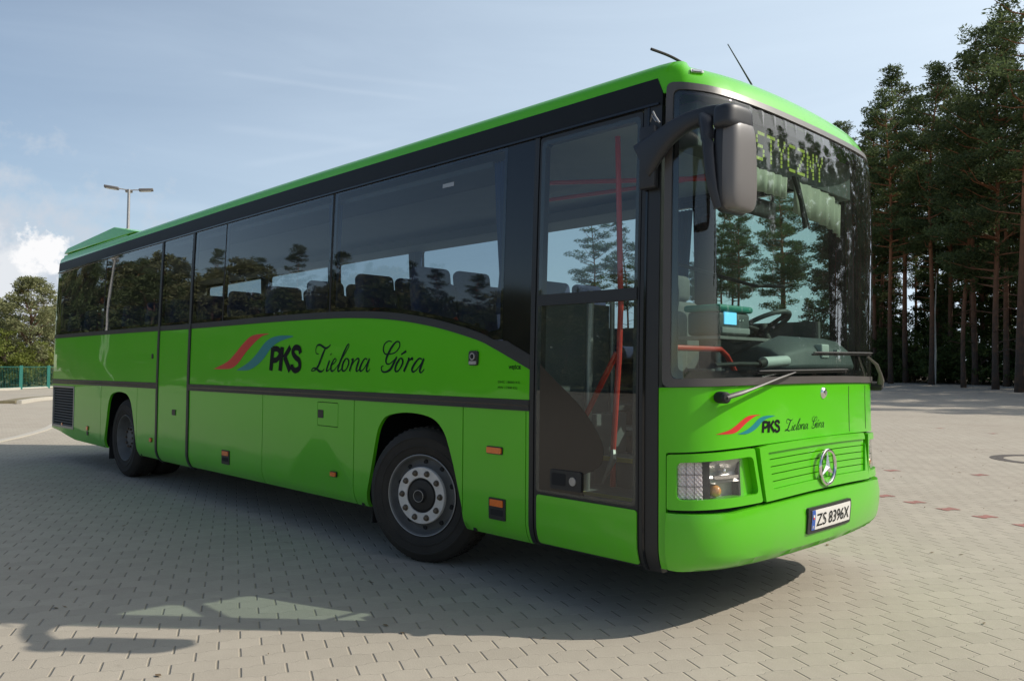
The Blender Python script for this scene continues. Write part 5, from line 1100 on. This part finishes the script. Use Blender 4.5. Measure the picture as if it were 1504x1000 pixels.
LB = ['slim pine with a straight trunk in the wood beyond the yard', 'tall pine with bare lower trunk in the wood beyond the yard', 'bushy pine with low branches at the wood beyond the yard', 'high crowned leaning pine in the wood beyond the yard', 'smaller narrow pine in the wood beyond the yard']
front = [(1497, 50, 3, 1.10, 'tallest pine, its dark crown filling the top right corner'), (1462, 53, 2, 1.02, 'broad dark pine next to the tallest one at top right'), (1432, 60, 0, 1.06, 'dark pine just left of the tallest pines at the right edge'), (1396, 66, 4, 1.10, 'pine with its top below the big dark crowns at right'),
         (1368, 60, 1, .93, 'pine with reddish bare trunk in the middle of the wood edge'), (1330, 64, 3, 1.00, 'pine with a spiky lone top above the left part of the wood'), (1308, 61, 1, .89, 'red trunked pine beside the narrow topped one near the windshield'), (1285, 66, 0, .93, 'pine whose crown starts right beside the windshield edge'),
         (1236, 67, 1, .88, 'pine whose top shows just over the green roof corner'), (1262, 68, 2, .90, 'pine half hidden behind the front corner of the roof'), (1478, 58, 1, .95, 'red trunked pine under the big crown at the right edge'), (1415, 55, 4, .86, 'small dark pine standing forward at the wood edge')]
for i, (px, d_, k, s, lb) in enumerate(front):
    x, y = ray_at(px, d_); place_tree('pine_tree', PP[k], x, y, s, rng.uniform(0, 6.3), 'pines at the wood edge', lb)
placed = [ray_at(p_[0], p_[1]) for p_ in front]
def edge_pts(step, depth0, depth1, jit):
    out = []
    for i in range(len(EDGEC)-1):
        (x0, y0), (x1, y1) = EDGEC[i], EDGEC[i+1]; l_ = math.hypot(x1-x0, y1-y0); n_ = max(1, round(l_/step))
        for k in range(n_):
            t = (k+rng.random())/n_; nx, ny = -(y1-y0)/l_, (x1-x0)/l_
            if ny < 0: nx, ny = -nx, -ny
            d_ = rng.uniform(depth0, depth1); out.append((x0+(x1-x0)*t+nx*d_, y0+(y1-y0)*t+ny*d_))
    return out
cnt = 0
for d0, d1, step in ((1, 5, 4.3), (5, 10, 4.2), (10, 18, 4.0), (18, 30, 4.6)):
    for x, y in edge_pts(step, d0, d1, 1):
        if x < -46 or x > 88: continue
        a_ = math.atan2(y-CAM.y, x-CAM.x); infr = R(101) < a_ < R(116)
        if d0 < 6 and infr and d0 < 5: continue
        if not infr and a_ < R(101) and d0 >= 18: continue
        if a_ > R(126) and d0 >= 5: continue
        if infr and d0 >= 10 and rng.random() < .45: continue
        if any((x-q[0])**2+(y-q[1])**2 < 5 for q in placed): continue
        placed.append((x, y)); k = rng.randrange(5); s = rng.uniform(.82, 1.02)
        if a_ > R(121): s *= .62
        elif a_ > R(112): s *= .88
        place_tree('pine_tree', PP[k], x, y, s, rng.uniform(0, 6.3), 'pines filling the wood', LB[k]); cnt += 1
for px, d_, s, lb in ((872, 62, .60, 'lone pine far beyond the coach, seen through the upper glass of the entrance door'), (925, 64, .56, 'smaller pine far beyond the coach, seen through the right edge of the entrance door glass')):
    x, y = ray_at(px, d_); place_tree('pine_tree', PP[3 if px > 900 else 1], x, y, s, 1.0, 'pines at the wood edge', lb)
# undergrowth: young trees and bushes under the pines
def bush_proto(seed, h, w, ls=.16, lw=.05, m=None, conic=False, dens=1.0, trunk=True, nm=1.0):
    rng = random.Random(seed); cl = []; t = MB(); t.tube([(0, 0, -.1), (rng.uniform(-.1, .1), 0, h*.5), (0, rng.uniform(-.1, .1), h*.9)], [h*.012+.015, h*.009+.01, .008], 6)
    n_ = int((16+h*w*3.0)*nm)
    for k in range(n_):
        f = rng.random()**(1.1 if conic else .8); a = rng.uniform(0, 2*PI)
        rad = (w/2)*((1-f)**.75+.06 if conic else math.sin(PI*min(1, .18+.80*f))**.6)*rng.uniform(.35, 1.0)
        z = h*(.05+.93*f); s_ = rng.uniform(.16, .34)*min(1.3, (w/2.2)**.6)*(1.15-.5*f)
        c = (math.cos(a)*rad, math.sin(a)*rad, z); cl.append((c[0], c[1], c[2], s_*1.3, s_*1.3, s_*.8))
        if k % 3 == 0: t.tube([(0, 0, z*.7), (c[0]*.5, c[1]*.5, z*.85), c], [.02, .014, .006], 4, caps=False)
    V, F = leaves(rng, cl, 190*dens, ls, lw)
    me1 = bpy.data.meshes.new('trunk'); me1.from_pydata([tuple(v) for v in t.V], [], t.F); me1.materials.append(M['bark'])
    me2 = bpy.data.meshes.new('crown'); me2.from_pydata([tuple(v) for v in V], [], F); me2.materials.append(m or M['under'])
    return me1, me2, h
UB = [bush_proto(31, 4.5, 4.2), bush_proto(32, 3.2, 3.4), bush_proto(33, 6.5, 3.4, conic=True), bush_proto(34, 2.0, 3.0), bush_proto(35, 9.5, 4.2, .22, .05, conic=True), bush_proto(36, 12, 5.0, .26, .06)]
UL = ['tall dark bush growing under the pines', 'round dark bush growing under the pines', 'young dark spruce growing under the pines', 'low dark shrub at the edge of the paving under the pines', 'half grown spruce standing among the pine trunks', 'leafy understorey tree standing among the pine trunks']
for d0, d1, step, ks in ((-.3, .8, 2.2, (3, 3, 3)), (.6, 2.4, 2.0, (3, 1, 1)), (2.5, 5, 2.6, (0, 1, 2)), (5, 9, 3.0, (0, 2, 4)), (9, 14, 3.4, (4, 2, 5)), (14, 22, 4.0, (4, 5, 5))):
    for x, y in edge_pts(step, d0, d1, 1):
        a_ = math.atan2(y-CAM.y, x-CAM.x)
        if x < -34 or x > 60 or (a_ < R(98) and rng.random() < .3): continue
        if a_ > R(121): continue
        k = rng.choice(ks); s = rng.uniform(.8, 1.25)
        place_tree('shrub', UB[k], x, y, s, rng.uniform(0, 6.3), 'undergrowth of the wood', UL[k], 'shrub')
for k in range(46):
    x = rng.uniform(-6, 96); y = (62 if x < 20 else 62-(x-20)*.62)+rng.uniform(0, 9)
    place_tree('shrub', UB[rng.choice((4, 5, 5))], x, y, rng.uniform(.9, 1.4), rng.uniform(0, 6.3), 'understorey deep in the wood', 'leafy understorey tree deep inside the wood')
bx, by = ray_at(1373, 61); q = MB(); q.tube([(0, 0, 0), (.06, .02, 2.2), (.02, .05, 4.6), (.15, .1, 7.5)], [.075, .065, .05, .03], 8)
bt = empty('birch_tree', (bx, by, gz(bx, by)), label='thin white birch trunk among the dark trunks of the wood', cat='tree'); q.build('trunk', M['birch'], bt)
V, F = leaves(random.Random(4), [(.1+.5*math.cos(k), .1+.5*math.sin(k*1.7), 6.2+.4*k, .5, .5, .4) for k in range(6)], 120, .12, .05); mesh('crown', V, F, M['under'], bt, 0)
# far wood closing the view through the trunks
# ---- left side: trees beyond the fence
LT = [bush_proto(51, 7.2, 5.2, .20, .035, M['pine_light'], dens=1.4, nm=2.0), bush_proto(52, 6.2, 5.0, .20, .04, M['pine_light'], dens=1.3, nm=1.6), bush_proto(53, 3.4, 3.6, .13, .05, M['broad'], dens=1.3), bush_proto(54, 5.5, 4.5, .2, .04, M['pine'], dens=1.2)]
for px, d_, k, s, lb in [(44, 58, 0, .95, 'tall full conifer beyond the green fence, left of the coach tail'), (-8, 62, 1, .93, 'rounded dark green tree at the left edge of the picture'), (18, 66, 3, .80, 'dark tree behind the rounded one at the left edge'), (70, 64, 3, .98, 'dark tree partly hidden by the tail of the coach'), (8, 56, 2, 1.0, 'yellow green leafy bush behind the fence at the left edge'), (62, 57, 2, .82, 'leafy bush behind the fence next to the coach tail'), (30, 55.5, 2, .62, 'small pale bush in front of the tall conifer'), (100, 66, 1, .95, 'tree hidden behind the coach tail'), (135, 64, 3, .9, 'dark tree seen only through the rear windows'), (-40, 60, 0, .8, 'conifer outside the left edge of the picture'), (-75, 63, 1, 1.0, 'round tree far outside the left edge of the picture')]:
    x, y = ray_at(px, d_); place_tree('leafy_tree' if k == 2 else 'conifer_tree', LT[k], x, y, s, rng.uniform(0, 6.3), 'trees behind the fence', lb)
for k in range(16):
    px = 170+k*45; x, y = ray_at(px, rng.uniform(72, 86)); kk = rng.choice((1, 2, 3)); place_tree('leafy_tree' if kk == 2 else 'conifer_tree', LT[kk], x, y, rng.uniform(.45, .7), rng.uniform(0, 6.3), 'low trees behind the coach', 'low tree far behind the coach, seen only through its windows')
# ---- fence
fn = empty('fence', (-49, 8.2, 0), label='low teal mesh fence running along the far left edge of the yard', cat='fence')
M['fence'] = mat('teal_fence_paint', (.02, .17, .14), .5, var=.15)
A0 = Vector((-44.2, 1.5, 0)); P_ = [Vector((-2.0*k, 1.9*k, 0)) for k in range(-4, 5)]
for i, p in enumerate(P_):
    q = MB(); q.box((p.x-.08, p.y-.08, 0), (p.x+.08, p.y+.08, 1.34)); q.build('post', M['fence'], fn)
    if i < len(P_)-1:
        b = P_[i+1]; q = MB(); d = (b-p)
        for z in (.12, 1.26): q.tube([p+Vector((0, 0, z)), b+Vector((0, 0, z))], .014, 4)
        n_ = 20
        for k in range(1, n_): c = p+d*k/n_; q.tube([c+Vector((0, 0, .06)), c+Vector((0, 0, 1.30))], .0065, 4, caps=False)
        q.build('mesh_panel', M['fence'], fn)
        ln_ = MB()
        ln_.tube([p+Vector((0, 0, .03)), b+Vector((0, 0, .03))], .06, 4); ln_.build('base_board', M['kerb'], fn)
# ---- lamp posts
def lamp(x, y, h, rz, lb):
    lp_ = empty('street_lamp', (x, y, 0), rz, label=lb, cat='street lamp', group='lamps of the yard')
    q = MB(); q.tube([(0, 0, 0), (0, 0, 1.2), (0, 0, 1.25), (0, 0, h)], [.13, .12, .10, .06], 14); q.build('pole', M['steel'], lp_)
    for a, l_ in ((R(0), .42), (R(180), .42), (R(95), .25)):
        q = MB(); d = Vector((math.cos(a), math.sin(a), 0)); q.tube([Vector((0, 0, h-.06)), d*l_*.4+Vector((0, 0, h-.02)), d*l_+Vector((0, 0, h+.0))], .025, 8); q.build('arm', M['steel'], lp_)
        q = MB(); M_ = Matrix.Translation(d*l_+Vector((0, 0, h-.02))) @ Matrix.Rotation(a, 4, 'Z') @ Matrix.Rotation(R(-6), 4, 'Y')
        q.box((0, -.16, -.04), (.62, .16, .07), M_=M_, bev=.03); hd = q.build('lamp_head', M['mirror_grey'], lp_, 40)
        q = MB(); q.box((.08, -.12, -.055), (.52, .12, -.038), M_=M_); q.build('lamp_glass', M['white'], hd)
    return lp_
x, y = ray_at(184, 41); lamp(x, y, 9.55, R(66), 'tall grey lamp post with three flat heads rising behind the coach roof')
lamp(-35.9, -8.3, 6.9, R(20), 'tall lamp post behind the photographer, mirrored in the rear windows')
# ---- trees behind the photographer (mirrored in the glass and paint of the coach)
for k in range(84):
    a_ = R(-104-.9*k+rng.uniform(-.5, .5)); d_ = rng.uniform(78, 100)-(8 if k > 54 else 0); x, y = CAM.x+d_*math.cos(a_), CAM.y+d_*math.sin(a_)
    kk = rng.randrange(5); s = rng.uniform(.40, .56)*(1.30 if k > 54 else 1.42)
    place_tree('pine_tree', PP[kk] if k % 3 == 0 else LT[(0, 1, 3)[k % 3]], x, y, s if k % 3 == 0 else s*3.2, rng.uniform(0, 6.3), 'trees on the far side of the yard', 'tree across the yard, visible only as a reflection in the coach')
